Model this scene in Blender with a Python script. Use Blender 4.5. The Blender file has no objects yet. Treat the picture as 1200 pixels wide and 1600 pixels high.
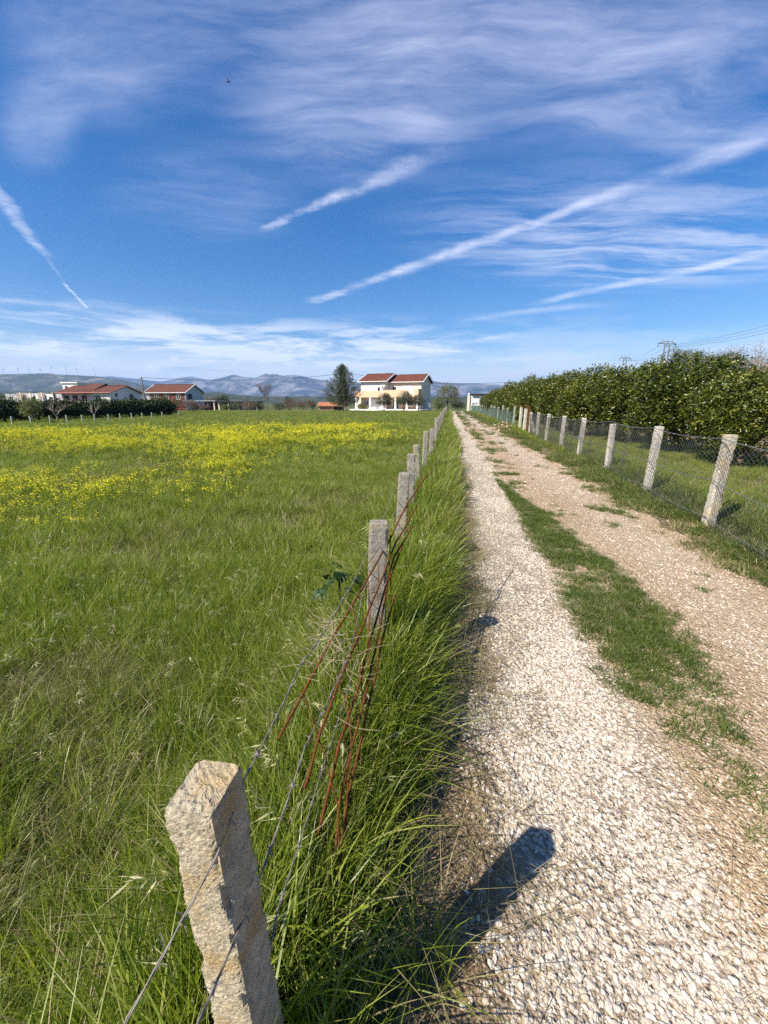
import bpy, math, random
import numpy as np
from mathutils import Vector, Matrix

random.seed(7)
rng = np.random.default_rng(7)
sc = bpy.context.scene
COL = sc.collection

# ------------------------------------------------------------------ camera
F, EYE = 612.0, 1.6                       # focal length in pixels of the 1200x1600 frame, eye height
TH = math.atan(170 / F)                   # downward pitch
CT, ST = math.cos(TH), math.sin(TH)
cam_d = bpy.data.cameras.new('camera')
cam = bpy.data.objects.new('camera', cam_d)
COL.objects.link(cam)
cam.location = (0, 0, EYE)
cam.rotation_euler = (math.pi / 2 - TH, 0, 0)
cam_d.sensor_fit = 'VERTICAL'
cam_d.sensor_height = 36
cam_d.lens = 36 * F / 1600
cam_d.clip_start = 0.02
cam_d.clip_end = 40000
sc.camera = cam

sc.view_settings.view_transform = 'Standard'
sc.view_settings.look = 'None'
sc.view_settings.gamma = 1
sc.view_settings.use_curve_mapping = False
sc.view_settings.exposure = 0.93
sc.cycles.max_bounces = 5
sc.cycles.diffuse_bounces = 2
sc.cycles.glossy_bounces = 2
sc.cycles.transmission_bounces = 3
sc.cycles.volume_bounces = 0
sc.cycles.use_adaptive_sampling = True
sc.cycles.adaptive_threshold = 0.015
sc.cycles.use_denoising = False
sc.cycles.caustics_reflective = False
sc.cycles.caustics_refractive = False

SUN_EL = math.radians(43)
SUN_AZ = math.atan2(-0.82, -0.57)         # direction towards the sun, measured from +Y to +X
S = Vector((math.sin(SUN_AZ) * math.cos(SUN_EL), math.cos(SUN_AZ) * math.cos(SUN_EL), math.sin(SUN_EL)))
sun_d = bpy.data.lights.new('sun', 'SUN')
sun = bpy.data.objects.new('sun', sun_d)
COL.objects.link(sun)
sun_d.energy = 5.0
sun_d.angle = math.radians(0.53)
sun_d.color = (1.0, 0.92, 0.79)
sun.rotation_euler = (-S).to_track_quat('-Z', 'Y').to_euler()


def ray(u, v):
    x = (u - 600) / F; y = (v - 800) / F
    return x, CT - y * ST, ST + y * CT      # X, Y, drop


def at(px, py, Y):                          # point on the pixel's line of sight at distance Y
    x, fy, d = ray(px, py)
    k = Y / fy
    return Vector((x * k, Y, EYE - d * k))


def gr(px, py, z=0.0):                      # point at height z
    x, fy, d = ray(px, py)
    k = (EYE - z) / d
    return x * k, fy * k


# ------------------------------------------------------------------ world: sky with cirrus and contrails
world = bpy.data.worlds.new("World")
sc.world = world
world.use_nodes = True
W = world.node_tree
W.nodes.clear()


class G:
    def __init__(s, nt): s.nt = nt
    def n(s, t, **k):
        nd = s.nt.nodes.new(t)
        for a, b in k.items(): setattr(nd, a, b)
        return nd
    def l(s, a, b): s.nt.links.new(a, b)
    def put(s, sock, v):
        if isinstance(v, (int, float)): sock.default_value = v
        elif isinstance(v, (tuple, list)):
            sock.default_value = tuple(v) if len(v) == len(sock.default_value) else tuple(v) + (1,)
        else: s.l(v, sock)
    def m(s, op, a, b=0.0, c=None, clamp=False):
        nd = s.n('ShaderNodeMath', operation=op, use_clamp=clamp)
        s.put(nd.inputs[0], a); s.put(nd.inputs[1], b)
        if c is not None: s.put(nd.inputs[2], c)
        return nd.outputs[0]
    def v(s, op, a, b=(0, 0, 0), out=0):
        nd = s.n('ShaderNodeVectorMath', operation=op)
        s.put(nd.inputs[0], a)
        if op == 'SCALE': s.put(nd.inputs['Scale'], b)
        else: s.put(nd.inputs[1], b)
        return nd.outputs[out]
    def ss(s, x, lo, hi):
        nd = s.n('ShaderNodeMapRange', interpolation_type='SMOOTHSTEP')
        s.put(nd.inputs[0], x); s.put(nd.inputs[1], lo); s.put(nd.inputs[2], hi)
        return nd.outputs[0]
    def lin(s, x, lo, hi, a=0., b=1.):
        nd = s.n('ShaderNodeMapRange')
        for i, q in enumerate((x, lo, hi, a, b)): s.put(nd.inputs[i], q)
        return nd.outputs[0]
    def noise(s, vec, scale, detail=4, rough=.55, dist=0.0, out='Fac'):
        nd = s.n('ShaderNodeTexNoise')
        if vec is not None: s.l(vec, nd.inputs['Vector'])
        nd.inputs['Scale'].default_value = scale; nd.inputs['Detail'].default_value = detail
        nd.inputs['Roughness'].default_value = rough; nd.inputs['Distortion'].default_value = dist
        return nd.outputs[out]
    def vor(s, vec, scale, feature='F1', out='Distance', rand=1.0):
        nd = s.n('ShaderNodeTexVoronoi', feature=feature)
        if vec is not None: s.l(vec, nd.inputs['Vector'])
        nd.inputs['Scale'].default_value = scale
        nd.inputs['Randomness'].default_value = rand
        return nd.outputs[out]
    def mix(s, f, a, b, mode='MIX'):
        nd = s.n('ShaderNodeMix', data_type='RGBA', blend_type=mode)
        s.put(nd.inputs[0], f); s.put(nd.inputs[6], a); s.put(nd.inputs[7], b)
        return nd.outputs[2]
    def ramp(s, f, stops, interp='LINEAR'):
        nd = s.n('ShaderNodeValToRGB')
        cr = nd.color_ramp; cr.interpolation = interp
        while len(cr.elements) < len(stops): cr.elements.new(0.5)
        for e, (p, c) in zip(cr.elements, stops):
            e.position = p; e.color = tuple(c) + (1,) if len(c) == 3 else c
        s.put(nd.inputs[0], f)
        return nd.outputs[0]
    def mapping(s, vec, loc=(0, 0, 0), rot=(0, 0, 0), scl=(1, 1, 1)):
        nd = s.n('ShaderNodeMapping')
        s.l(vec, nd.inputs[0])
        nd.inputs[1].default_value = loc; nd.inputs[2].default_value = rot; nd.inputs[3].default_value = scl
        return nd.outputs[0]


def plane(px, py):                           # where a line of sight meets a cloud layer one unit up
    x, fy, d = ray(px, py)
    return np.array((x / -d, fy / -d))


g = G(W)
tc = g.n('ShaderNodeTexCoord').outputs['Generated']
sx = g.n('ShaderNodeSeparateXYZ'); g.l(tc, sx.inputs[0])
zc = g.m('MAXIMUM', sx.outputs[2], 0.012)
pc = g.n('ShaderNodeCombineXYZ')
g.l(g.m('DIVIDE', sx.outputs[0], zc), pc.inputs[0]); g.l(g.m('DIVIDE', sx.outputs[1], zc), pc.inputs[1])
P = pc.outputs[0]
sky = g.n('ShaderNodeTexSky', sky_type='NISHITA', sun_disc=False)
sky.sun_elevation = SUN_EL
sky.sun_rotation = SUN_AZ
sky.air_density = 1.0; sky.dust_density = 0.25; sky.ozone_density = 3.2
skyc = sky.outputs[0]
hs = g.n('ShaderNodeHueSaturation'); hs.inputs['Saturation'].default_value = 1.40; hs.inputs['Hue'].default_value = .508; hs.inputs['Value'].default_value = 1.0
g.l(skyc, hs.inputs['Color']); skyc = hs.outputs[0]

# fibrous cirrus: noise stretched along the wind, warped
warp = g.v('SCALE', g.v('SUBTRACT', g.noise(P, 0.9, 3, out='Color'), (.5, .5, .5)), .5)
PW = g.v('ADD', P, warp)
def fibre(ang, lon, lat, sc_, detail=7, rough=.62):
    return g.noise(g.mapping(PW, rot=(0, 0, ang), scl=(lon, lat, 1)), sc_, detail, rough, .15)
f1 = fibre(math.radians(-28), .35, 1.25, 1.5)
f2 = fibre(math.radians(-40), .3, 1.5, 2.7)
f3 = fibre(math.radians(38), .4, 1.1, 1.4)
fine = g.noise(g.mapping(PW, rot=(0, 0, math.radians(-30)), scl=(.5, 2.0, 1)), 7.0, 5, .65)

def blob(px, py, rx, ry, ang=0.0):           # soft region of the cloud layer
    c = plane(px, py); ex = (plane(px + rx, py) - plane(px - rx, py)) / 2; ey = (plane(px, py + ry) - plane(px, py - ry)) / 2
    M = np.linalg.inv(np.array([ex, ey]).T)
    d = g.v('SUBTRACT', P, (float(c[0]), float(c[1]), 0))
    a = g.v('DOT_PRODUCT', d, (float(M[0, 0]), float(M[0, 1]), 0), out=1)
    b = g.v('DOT_PRODUCT', d, (float(M[1, 0]), float(M[1, 1]), 0), out=1)
    r = g.m('SQRT', g.m('ADD', g.m('MULTIPLY', a, a), g.m('MULTIPLY', b, b)))
    return g.m('SUBTRACT', 1.0, g.ss(r, .25, 1.0))

def layer(mask, f, lo, hi, amt):
    return g.m('MULTIPLY', g.m('MULTIPLY', mask, g.ss(f, lo, hi)), amt)

def add(a, b): return g.m('ADD', a, b)

cl = layer(add(blob(190, 70, 230, 190), 0.0), f3, .38, .80, .46)
cl = add(cl, layer(blob(60, 190, 90, 120), f3, .40, .8, .36))
cl = add(cl, layer(blob(860, 60, 560, 260), f1, .36, .78, .52))
cl = add(cl, layer(blob(1150, 180, 330, 150), f1, .34, .72, .50))
cl = add(cl, layer(blob(560, 200, 260, 130), f2, .36, .75, .42))
cl = add(cl, layer(blob(1000, 390, 420, 95), f2, .36, .68, .6))
cl = add(cl, layer(blob(330, 320, 220, 90), f1, .40, .8, .3))
cl = add(cl, layer(blob(620, -60, 950, 380), fine, .2, .75, .20))
# low banks near the horizon use the angle above the horizon so the streaks stay level
az = g.m('ARCTAN2', sx.outputs[0], sx.outputs[1])
el = g.m('ARCSINE', sx.outputs[2])
hc = g.n('ShaderNodeCombineXYZ'); g.l(g.m('MULTIPLY', az, 1.0), hc.inputs[0]); g.l(g.m('MULTIPLY', el, 6.5), hc.inputs[1])
low1 = g.noise(hc.outputs[0], 3.6, 7, .62, .35)
low2 = g.noise(g.mapping(hc.outputs[0], loc=(3.1, 1.7, 0), rot=(0, 0, .12)), 4.6, 6, .6, .5)
band1 = g.m('MULTIPLY', g.ss(el, .065, .105), g.m('SUBTRACT', 1.0, g.ss(el, .135, .205)))
band0 = g.m('SUBTRACT', 1.0, g.ss(el, .045, .15))
left = g.m('SUBTRACT', 1.0, g.ss(az, 0.0, .40))
cl = add(cl, g.m('MULTIPLY', g.m('MULTIPLY', band1, add(g.m('MULTIPLY', left, .75), .22)), g.ss(low1, .42, .62)))
cl = add(cl, g.m('MULTIPLY', g.m('MULTIPLY', band0, add(g.ss(low2, .25, .62), .40)), .62))
cl = add(cl, g.m('MULTIPLY', g.m('SUBTRACT', 1.0, g.ss(el, .0, .10)), .34))

def trail(a, b, wa, wb, amt, rag=1.0, fade=0.12):
    A = plane(*a); B = plane(*b); D = B - A; L = float(np.hypot(*D)); D = D / L; Nn = (-D[1], D[0])
    def wid(p, w):
        q = np.array(plane(p[0], p[1] + w)) - plane(*p)
        return abs(float(q @ np.array(Nn)))
    wA, wB = wid(a, wa), wid(b, wb)
    d = g.v('SUBTRACT', P, (float(A[0]), float(A[1]), 0))
    t = g.m('DIVIDE', g.v('DOT_PRODUCT', d, (float(D[0]), float(D[1]), 0), out=1), L)
    s_ = g.v('DOT_PRODUCT', d, (float(Nn[0]), float(Nn[1]), 0), out=1)
    w = g.lin(t, 0.0, 1.0, wA, wB)
    nz = g.noise(P, 1.6 / (0.5 * (wA + wB)) * .12, 5, .65)
    s2 = g.m('ADD', s_, g.m('MULTIPLY', g.m('SUBTRACT', nz, .5), g.m('MULTIPLY', w, 2.4 * rag)))
    r = g.m('DIVIDE', g.m('ABSOLUTE', s2), w)
    body = g.m('SUBTRACT', 1.0, g.ss(r, 0.1, 1.0))
    ends = g.m('MULTIPLY', g.ss(t, -.02, fade), g.m('SUBTRACT', 1.0, g.ss(t, 1 - fade, 1.02)))
    tex = add(.1, g.m('MULTIPLY', g.ss(g.noise(P, 2.4 / (0.5 * (wA + wB)) * .12, 5, .65), .3, .66), 1.15))
    return g.m('MULTIPLY', g.m('MULTIPLY', g.m('MULTIPLY', body, ends), tex), amt)

cl = add(cl, trail((405, 362), (560, 290), 9, 12, .42))
cl = add(cl, trail((470, 332), (740, 215), 11, 28, .36, fade=.35))
cl = add(cl, trail((480, 475), (990, 292), 8, 12, .42, fade=.07))
cl = add(cl, trail((890, 330), (1290, 170), 11, 32, .30, fade=.22))
cl = add(cl, trail((600, 432), (800, 368), 11, 13, .22))
cl = add(cl, trail((-70, 225), (76, 405), 36, 13, .40, fade=.15))
cl = add(cl, trail((60, 385), (104, 446), 8, 6, .16, fade=.4))
cl = add(cl, trail((97, 440), (138, 483), 5, 4, .62, rag=.6))
cl = add(cl, trail((820, 478), (1300, 372), 7, 11, .42, fade=.25))
cl = add(cl, trail((700, 500), (1000, 470), 8, 9, .30, fade=.35))
cl = add(cl, trail((520, 552), (860, 520), 7, 9, .35, fade=.35))

def puff(px, py, r, amt):                    # small cumulus on the horizon
    x, fy, d = ray(px, py); v_ = Vector((x, fy, -d)).normalized()
    dd = g.v('SUBTRACT', tc, tuple(v_))
    dd = g.v('MULTIPLY', dd, (1, 1, 1.8))
    ln = g.v('LENGTH', dd, out=1)
    nz = g.m('MULTIPLY', g.m('SUBTRACT', g.noise(tc, 95, 4, .6), .5), .028)
    return g.m('MULTIPLY', g.m('SUBTRACT', 1.0, g.ss(g.m('ADD', ln, nz), r * .45, r)), amt)
cl = add(cl, puff(238, 577, .018, .55))
cl = add(cl, puff(272, 560, .012, .35))
cl = add(cl, puff(374, 562, .010, .3))
cl = g.m('MULTIPLY', cl, add(.78, g.m('MULTIPLY', fine, .44)))
cl = g.m('MULTIPLY', g.m('MINIMUM', cl, .92), g.ss(sx.outputs[2], -.01, .01))
cloudc = g.mix(g.ss(el, .02, .5), (7.4, 8.0, 8.8), (5.8, 6.2, 8.2))
fin = g.mix(cl, skyc, cloudc)
bg = g.n('ShaderNodeBackground'); bg.inputs[1].default_value = 0.076
g.l(fin, bg.inputs[0])
wo = g.n('ShaderNodeOutputWorld'); g.l(bg.outputs[0], wo.inputs[0])
world.cycles.sampling_method = 'MANUAL'
world.cycles.sample_map_resolution = 512

# ------------------------------------------------------------------ numpy noise
_T = rng.random((256, 256))


def vnoise(x, y, s=0):
    x = np.asarray(x, float) + 37.7 * s; y = np.asarray(y, float) + 91.3 * s
    xi = np.floor(x).astype(int); yi = np.floor(y).astype(int)
    fx = x - xi; fy = y - yi
    fx = fx * fx * (3 - 2 * fx); fy = fy * fy * (3 - 2 * fy)
    a = _T[xi & 255, yi & 255]; b = _T[(xi + 1) & 255, yi & 255]
    c = _T[xi & 255, (yi + 1) & 255]; d = _T[(xi + 1) & 255, (yi + 1) & 255]
    return (a * (1 - fx) + b * fx) * (1 - fy) + (c * (1 - fx) + d * fx) * fy


def fbm(x, y, o=4, s=0):
    r = 0; a = .5; t = 0
    for i in range(o):
        r = r + a * vnoise(np.asarray(x) * 2 ** i, np.asarray(y) * 2 ** i, s + i); t += a; a *= .5
    return r / t


RY = [-12, 0, 4, 8, 15, 42, 75, 120]
RO = [0, 0, .10, .10, -.05, -.55, -1.0, -1.7]


def roadx(y): return .177 * np.asarray(y, float) + np.interp(y, RY, RO)


def sm(x, a, b):
    t = np.clip((np.asarray(x, float) - a) / (b - a), 0, 1)
    return t * t * (3 - 2 * t)


def H(x, y):                                  # height of the ground
    x = np.asarray(x, float); y = np.asarray(y, float)
    u = x - roadx(y)
    onroad = sm(u, -.1, .15) * (1 - sm(u, 2.6, 3.0))
    h = (fbm(x * .22, y * .22, 3, 1) - .5) * .16 * (1 - .8 * onroad)
    h = h + (fbm(x * 1.6, y * 1.6, 3, 2) - .5) * .05 * (1 - .5 * onroad)
    h = h - onroad * (.022 * np.exp(-((u - .62) / .38) ** 2) + .024 * np.exp(-((u - 2.05) / .4) ** 2))
    h = h + onroad * (fbm(x * 5, y * 5, 3, 5) - .5) * .022
    h = h + .55 * np.exp(-(((x - (roadx(y) + 3.4)) / .55) ** 2 + ((y - 26.5) / 1.5) ** 2)) * (fbm(x * 2.5, y * 2.5, 3, 9))
    return h - .02


# ------------------------------------------------------------------ materials
MATS = {}


def mat(name, rough=.8, spec=.25):
    m = bpy.data.materials.new(name); m.use_nodes = True
    nt = m.node_tree; b = nt.nodes['Principled BSDF']
    b.inputs['Roughness'].default_value = rough
    b.inputs['Specular IOR Level'].default_value = spec
    MATS[name] = m
    return m, G(nt), b


def bump(g, b, h, strength=.5, dist=.01):
    n = g.n('ShaderNodeBump'); n.inputs['Strength'].default_value = strength; n.inputs['Distance'].default_value = dist
    g.l(h, n.inputs['Height']); g.l(n.outputs[0], b.inputs['Normal'])


def plain(name, c, rough=.7, var=.25, scale=3.0, spec=.25, bs=0.0, bscale=30, bd=.01, metal=0.0):
    m, g, b = mat(name, rough, spec)
    tcn = g.n('ShaderNodeTexCoord').outputs['Object']
    n = g.noise(tcn, scale, 5, .6)
    lo = tuple(x * (1 - var) for x in c); hi = tuple(min(1, x * (1 + var)) for x in c)
    g.l(g.mix(n, lo, hi), b.inputs['Base Color'])
    b.inputs['Metallic'].default_value = metal
    if bs: bump(g, b, g.noise(tcn, bscale, 4, .6), bs, bd)
    return m


def leafmat(name, stops, trans=.35, rough=.45, spec=.35, attr='tint', mixrand=.38):
    m, g, b = mat(name, rough, spec)
    at_ = g.n('ShaderNodeAttribute', attribute_name=attr).outputs['Fac']
    oi = g.n('ShaderNodeObjectInfo').outputs['Random']
    f = g.m('ADD', g.m('MULTIPLY', at_, 1 - mixrand), g.m('MULTIPLY', oi, mixrand))
    c = g.ramp(f, stops)
    g.l(c, b.inputs['Base Color'])
    tr = g.n('ShaderNodeBsdfTranslucent'); g.l(g.mix(1.0, c, (1.15, 1.2, .6), 'MULTIPLY'), tr.inputs[0])
    mx = g.n('ShaderNodeMixShader'); mx.inputs[0].default_value = trans
    out = g.nt.nodes['Material Output']
    g.l(b.outputs[0], mx.inputs[1]); g.l(tr.outputs[0], mx.inputs[2]); g.l(mx.outputs[0], out.inputs[0])
    return m


grass_lush = leafmat('grass_lush', [(0, (.05, .09, .009)), (.3, (.135, .20, .017)), (.65, (.26, .31, .035)), (.9, (.37, .40, .10)), (1, (.54, .48, .25))], .46, .38, .5)
grass_olive = leafmat('grass_olive', [(0, (.06, .08, .014)), (.4, (.165, .20, .032)), (.7, (.26, .28, .07)), (1, (.44, .36, .19))], .42, .4, .5)
grass_dry = leafmat('grass_dry', [(0, (.15, .12, .05)), (.5, (.32, .26, .13)), (1, (.54, .46, .27))], .25, .6)
grass_short = leafmat('grass_short', [(0, (.04, .07, .012)), (.5, (.085, .13, .022)), (.85, (.15, .19, .035)), (1, (.30, .27, .10))], .3)
seed_mat = leafmat('seedhead', [(0, (.16, .19, .06)), (.5, (.30, .30, .13)), (1, (.52, .48, .30))], .3, .6)
petal = leafmat('petal_yellow', [(0, (.64, .58, .015)), (1, (.88, .82, .06))], .35, .6, .2)
citrus_leaf = leafmat('citrus_leaf', [(0, (.02, .032, .006)), (.4, (.055, .078, .010)), (.72, (.145, .16, .018)), (1, (.36, .35, .05))], .26, .27, .5, mixrand=.1)
hedge_leaf = leafmat('dark_leaf', [(0, (.015, .03, .008)), (.6, (.04, .06, .014)), (1, (.09, .11, .03))], .2, .5, .3, mixrand=.25)
olive_leaf = leafmat('olive_leaf', [(0, (.035, .045, .02)), (.6, (.08, .095, .045)), (1, (.18, .20, .11))], .15, .5, mixrand=.2)
pine_leaf = leafmat('pine_needles', [(0, (.025, .04, .014)), (.6, (.07, .09, .03)), (1, (.16, .17, .06))], .12, .5, mixrand=.15)
spring_leaf = leafmat('spring_leaf', [(0, (.08, .10, .03)), (.6, (.17, .19, .07)), (1, (.30, .30, .14))], .3, .5, mixrand=.2)
willow_leaf = leafmat('willow_leaf', [(0, (.07, .085, .04)), (.6, (.13, .145, .06)), (1, (.24, .24, .12))], .25, .5, mixrand=.2)
brown_leaf = leafmat('budding_twigs', [(0, (.10, .07, .045)), (.6, (.18, .13, .09)), (1, (.28, .22, .15))], .2, .7, mixrand=.2)
dock_leaf = leafmat('dock_leaf', [(0, (.018, .045, .008)), (1, (.045, .095, .018))], .25, .5, .3)
bark = plain('bark', (.16, .12, .09), .9, .4, 12, bs=.6, bscale=40)
bark_pale = plain('bark_pale', (.30, .26, .21), .9, .3, 12, bs=.5, bscale=40)
twig = plain('dry_twig', (.34, .27, .18), .8, .35, 60)

# stone with its own colour for each piece
stone_m, g, b = mat('gravel_stone', .82, .2)
oi = g.n('ShaderNodeObjectInfo').outputs['Random']
c = g.ramp(oi, [(0, (.55, .50, .43)), (.25, (.66, .61, .54)), (.45, (.45, .39, .32)), (.62, (.70, .67, .61)), (.78, (.55, .45, .37)), (.9, (.38, .35, .32)), (1, (.64, .59, .52))])
tcn = g.n('ShaderNodeTexCoord').outputs['Object']
g.l(g.mix(g.noise(tcn, 1.6, 4), g.mix(1.0, c, (.72, .68, .62), 'MULTIPLY'), c), b.inputs['Base Color'])
chip_m, g, b = mat('chip_stone', .85, .15)
oi = g.n('ShaderNodeObjectInfo').outputs['Random']
c = g.ramp(oi, [(0, (.28, .20, .135)), (.4, (.37, .28, .20)), (.7, (.50, .41, .31)), (.88, (.70, .63, .53)), (1, (.28, .18, .12))])
g.l(c, b.inputs['Base Color'])


def uvec(g):                                  # road coordinates (u across, y along) from object position
    tcn = g.n('ShaderNodeTexCoord').outputs['Object']
    s = g.n('ShaderNodeSeparateXYZ'); g.l(tcn, s.inputs[0])
    fc = g.n('ShaderNodeFloatCurve')
    cu = fc.mapping.curves[0]
    ys = [0, 4, 8, 15, 42, 75, 120]; os_ = [0, .10, .10, -.05, -.55, -1.0, -1.7]
    pts = cu.points
    while len(pts) < len(ys): pts.new(.5, .5)
    for p, yy, oo in zip(pts, ys, os_):
        p.location = (yy / 120, (oo + 2) / 2.5); p.handle_type = 'VECTOR'
    fc.mapping.update()
    g.l(g.m('DIVIDE', s.outputs[1], 120.0, clamp=True), fc.inputs['Value'])
    off = g.m('SUBTRACT', g.m('MULTIPLY', fc.outputs[0], 2.5), 2.0)
    u = g.m('SUBTRACT', g.m('SUBTRACT', s.outputs[0], g.m('MULTIPLY', s.outputs[1], .177)), off)
    return tcn, u, s.outputs[1]


def stonecol(g, tcn, scale):
    cell = g.vor(tcn, scale, out='Color')
    sp = g.n('ShaderNodeSeparateXYZ'); g.l(cell, sp.inputs[0])
    return sp.outputs[0], g.vor(tcn, scale)


road_m, g, b = mat('gravel_road', .9, .15)
tcn, u, yy = uvec(g)
wob = g.m('MULTIPLY', g.m('SUBTRACT', g.noise(tcn, .9, 5, .6), .5), .55)
uu = g.m('ADD', u, wob)
t1 = g.m('MULTIPLY', g.ss(uu, .12, .34), g.m('SUBTRACT', 1.0, g.ss(uu, .86, 1.12)))
t2 = g.m('MULTIPLY', g.ss(uu, 1.75, 2.15), g.m('SUBTRACT', 1.0, g.ss(uu, 2.45, 2.7)))
light = g.m('MAXIMUM', t1, g.m('MULTIPLY', t2, g.lin(yy, 2, 30, .30, .9)))
r1, d1 = stonecol(g, tcn, 42)
r2, d2 = stonecol(g, tcn, 95)
gravel = g.ramp(r1, [(0, (.46, .39, .30)), (.4, (.66, .59, .48)), (.75, (.78, .71, .60)), (1, (.60, .46, .36))])
gravel = g.mix(g.ss(d1, .2, .6), gravel, (.30, .24, .175))
dirt = g.ramp(r2, [(0, (.26, .17, .10)), (.5, (.38, .27, .17)), (.8, (.50, .38, .26)), (1, (.64, .54, .41))])
big = g.noise(tcn, .55, 5, .65)
dirt = g.mix(g.ss(big, .35, .7), dirt, g.mix(.55, dirt, (.38, .275, .18)))
patch = g.ss(g.noise(tcn, 2.6, 4, .6), .60, .72)
col = g.mix(g.m('MULTIPLY', light, g.m('SUBTRACT', 1.0, g.m('MULTIPLY', patch, .7))), dirt, gravel)
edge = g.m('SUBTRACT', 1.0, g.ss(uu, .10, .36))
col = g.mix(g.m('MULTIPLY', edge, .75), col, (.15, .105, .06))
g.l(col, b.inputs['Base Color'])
hgt = g.m('SUBTRACT', g.m('MULTIPLY', g.noise(tcn, 30, 4, .6), .6), g.m('ADD', g.m('MULTIPLY', d1, .8), g.m('MULTIPLY', d2, .5)))
bump(g, b, hgt, .9, .02)

field_m, g, b = mat('meadow_soil', .95, .1)
tcn = g.n('ShaderNodeTexCoord').outputs['Object']
n1 = g.noise(tcn, .35, 6, .65); n2 = g.noise(tcn, 6, 5, .7)
col = g.mix(g.ss(n1, .35, .68), (.075, .10, .025), (.125, .12, .045))
col = g.mix(g.ss(n2, .4, .7), g.mix(.6, col, (.05, .05, .02)), col)
g.l(col, b.inputs['Base Color']); bump(g, b, n2, .8, .08)

orch_m, g, b = mat('orchard_soil', .95, .1)
tcn = g.n('ShaderNodeTexCoord').outputs['Object']
n1 = g.noise(tcn, .6, 6, .65); n2 = g.noise(tcn, 14, 5, .7)
col = g.mix(g.ss(n1, .40, .62), (.13, .11, .045), (.30, .21, .13))
col = g.mix(n2, g.mix(.5, col, (.06, .05, .03)), col)
g.l(col, b.inputs['Base Color']); bump(g, b, n2, .8, .04)

plain_m, g, b = mat('plain', .95, .1)
tcn = g.n('ShaderNodeTexCoord').outputs['Object']
n1 = g.noise(tcn, .012, 7, .65)
n2 = g.noise(tcn, .15, 5, .7)
col = g.ramp(n1, [(.3, (.05, .075, .02)), (.5, (.10, .12, .04)), (.7, (.17, .16, .08))])
g.l(g.mix(n2, g.mix(.5, col, (.03, .04, .015)), col), b.inputs['Base Color'])


def concrete(name, base, lichen=.0, dark=.5, grain=95):
    m, g, b = mat(name, .92, .15)
    tcn = g.n('ShaderNodeTexCoord').outputs['Object']
    oi = g.n('ShaderNodeObjectInfo').outputs['Random']
    off = g.v('ADD', tcn, g.v('SCALE', (1, 1, 1), g.m('MULTIPLY', oi, 20.)))
    v1 = g.vor(off, grain); n1 = g.noise(off, 9, 6, .65); n2 = g.noise(off, 130, 4, .7); n3 = g.noise(off, 28, 5, .7)
    col = g.mix(g.ss(n3, .3, .75), tuple(x * .62 for x in base), tuple(min(.85, x * 1.12) for x in base))
    col = g.mix(g.ss(g.noise(off, grain * 1.3, 4, .7, .8), .5, .68), col, g.mix(.35, col, (.16, .13, .10)))
    if lichen:
        col = g.mix(g.m('MULTIPLY', g.ss(g.m('ADD', n1, g.m('MULTIPLY', n3, .25)), .58, .82), lichen), col, (.50, .34, .14))
        col = g.mix(g.m('MULTIPLY', g.ss(g.noise(off, 17, 5, .7), .60, .70), lichen * .9), col, (.20, .19, .15))
    col = g.mix(g.m('MULTIPLY', g.ss(g.noise(off, 6, 6, .7), .56, .74), dark), col, (.09, .08, .065))
    col = g.mix(g.m('MULTIPLY', g.ss(g.noise(off, grain * .45, 5, .7), .60, .68), .7), col, (.10, .085, .065))
    g.l(col, b.inputs['Base Color'])
    n4 = g.noise(off, grain * .7, 6, .75, 1.2)
    bump(g, b, g.m('SUBTRACT', g.m('ADD', g.m('MULTIPLY', n2, .8), g.m('MULTIPLY', n4, 1.6)), g.m('MULTIPLY', v1, .35)), .9, .006)
    return m


conc_near = concrete('concrete_lichen', (.66, .57, .41), .75, .30, 150)
conc_old = concrete('concrete_old', (.34, .32, .275), .30, .85, 110)
conc_white = concrete('concrete_white', (.60, .575, .51), .28, .35)
conc_green = concrete('concrete_mossy', (.34, .38, .31), .15, .5)
rust = plain('rusty_steel', (.125, .048, .018), .95, .75, 70, .04, bs=1.0, bscale=260, bd=.004)
galv = plain('galvanised_wire', (.30, .30, .29), .45, .3, 60, .5, metal=.7)
netting = plain('dull_net_wire', (.10, .10, .095), .55, .3, 30, .4, metal=.2)
barb_m = plain('barbed_wire', (.20, .18, .155), .6, .45, 60, .4, metal=.25)
white_wall = plain('white_render', (.74, .71, .64), .85, .08, 1.2, bs=.2, bscale=20)
beige_wall = plain('beige_render', (.68, .47, .31), .85, .10, 1.5)
cream_wall = plain('cream_render', (.72, .64, .50), .85, .08, 1.5)
grey_wall = plain('grey_render', (.46, .46, .47), .85, .12, .8)
pink_wall = plain('pink_render', (.70, .46, .42), .85, .1, 1)
red_wall = plain('red_render', (.20, .05, .04), .8, .2, 2)
white_paint = plain('white_paint', (.80, .79, .76), .6, .04, 2)
dark_frame = plain('dark_opening', (.025, .023, .022), .6, .3, 2)
glass = plain('window_glass', (.03, .04, .05), .08, .1, 1, .6)
metal_grey = plain('grey_metal', (.35, .36, .37), .5, .15, 2, .5, metal=.5)
turb_white = plain('turbine_white', (.78, .78, .78), .5, .03, 1)
block_wall = plain('bare_block', (.42, .36, .31), .9, .2, 1)
teal = plain('teal_plastic', (.012, .045, .055), .45, .2, 8, .4)
wood_pole = plain('pole_wood', (.20, .17, .14), .9, .3, 4)


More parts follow.
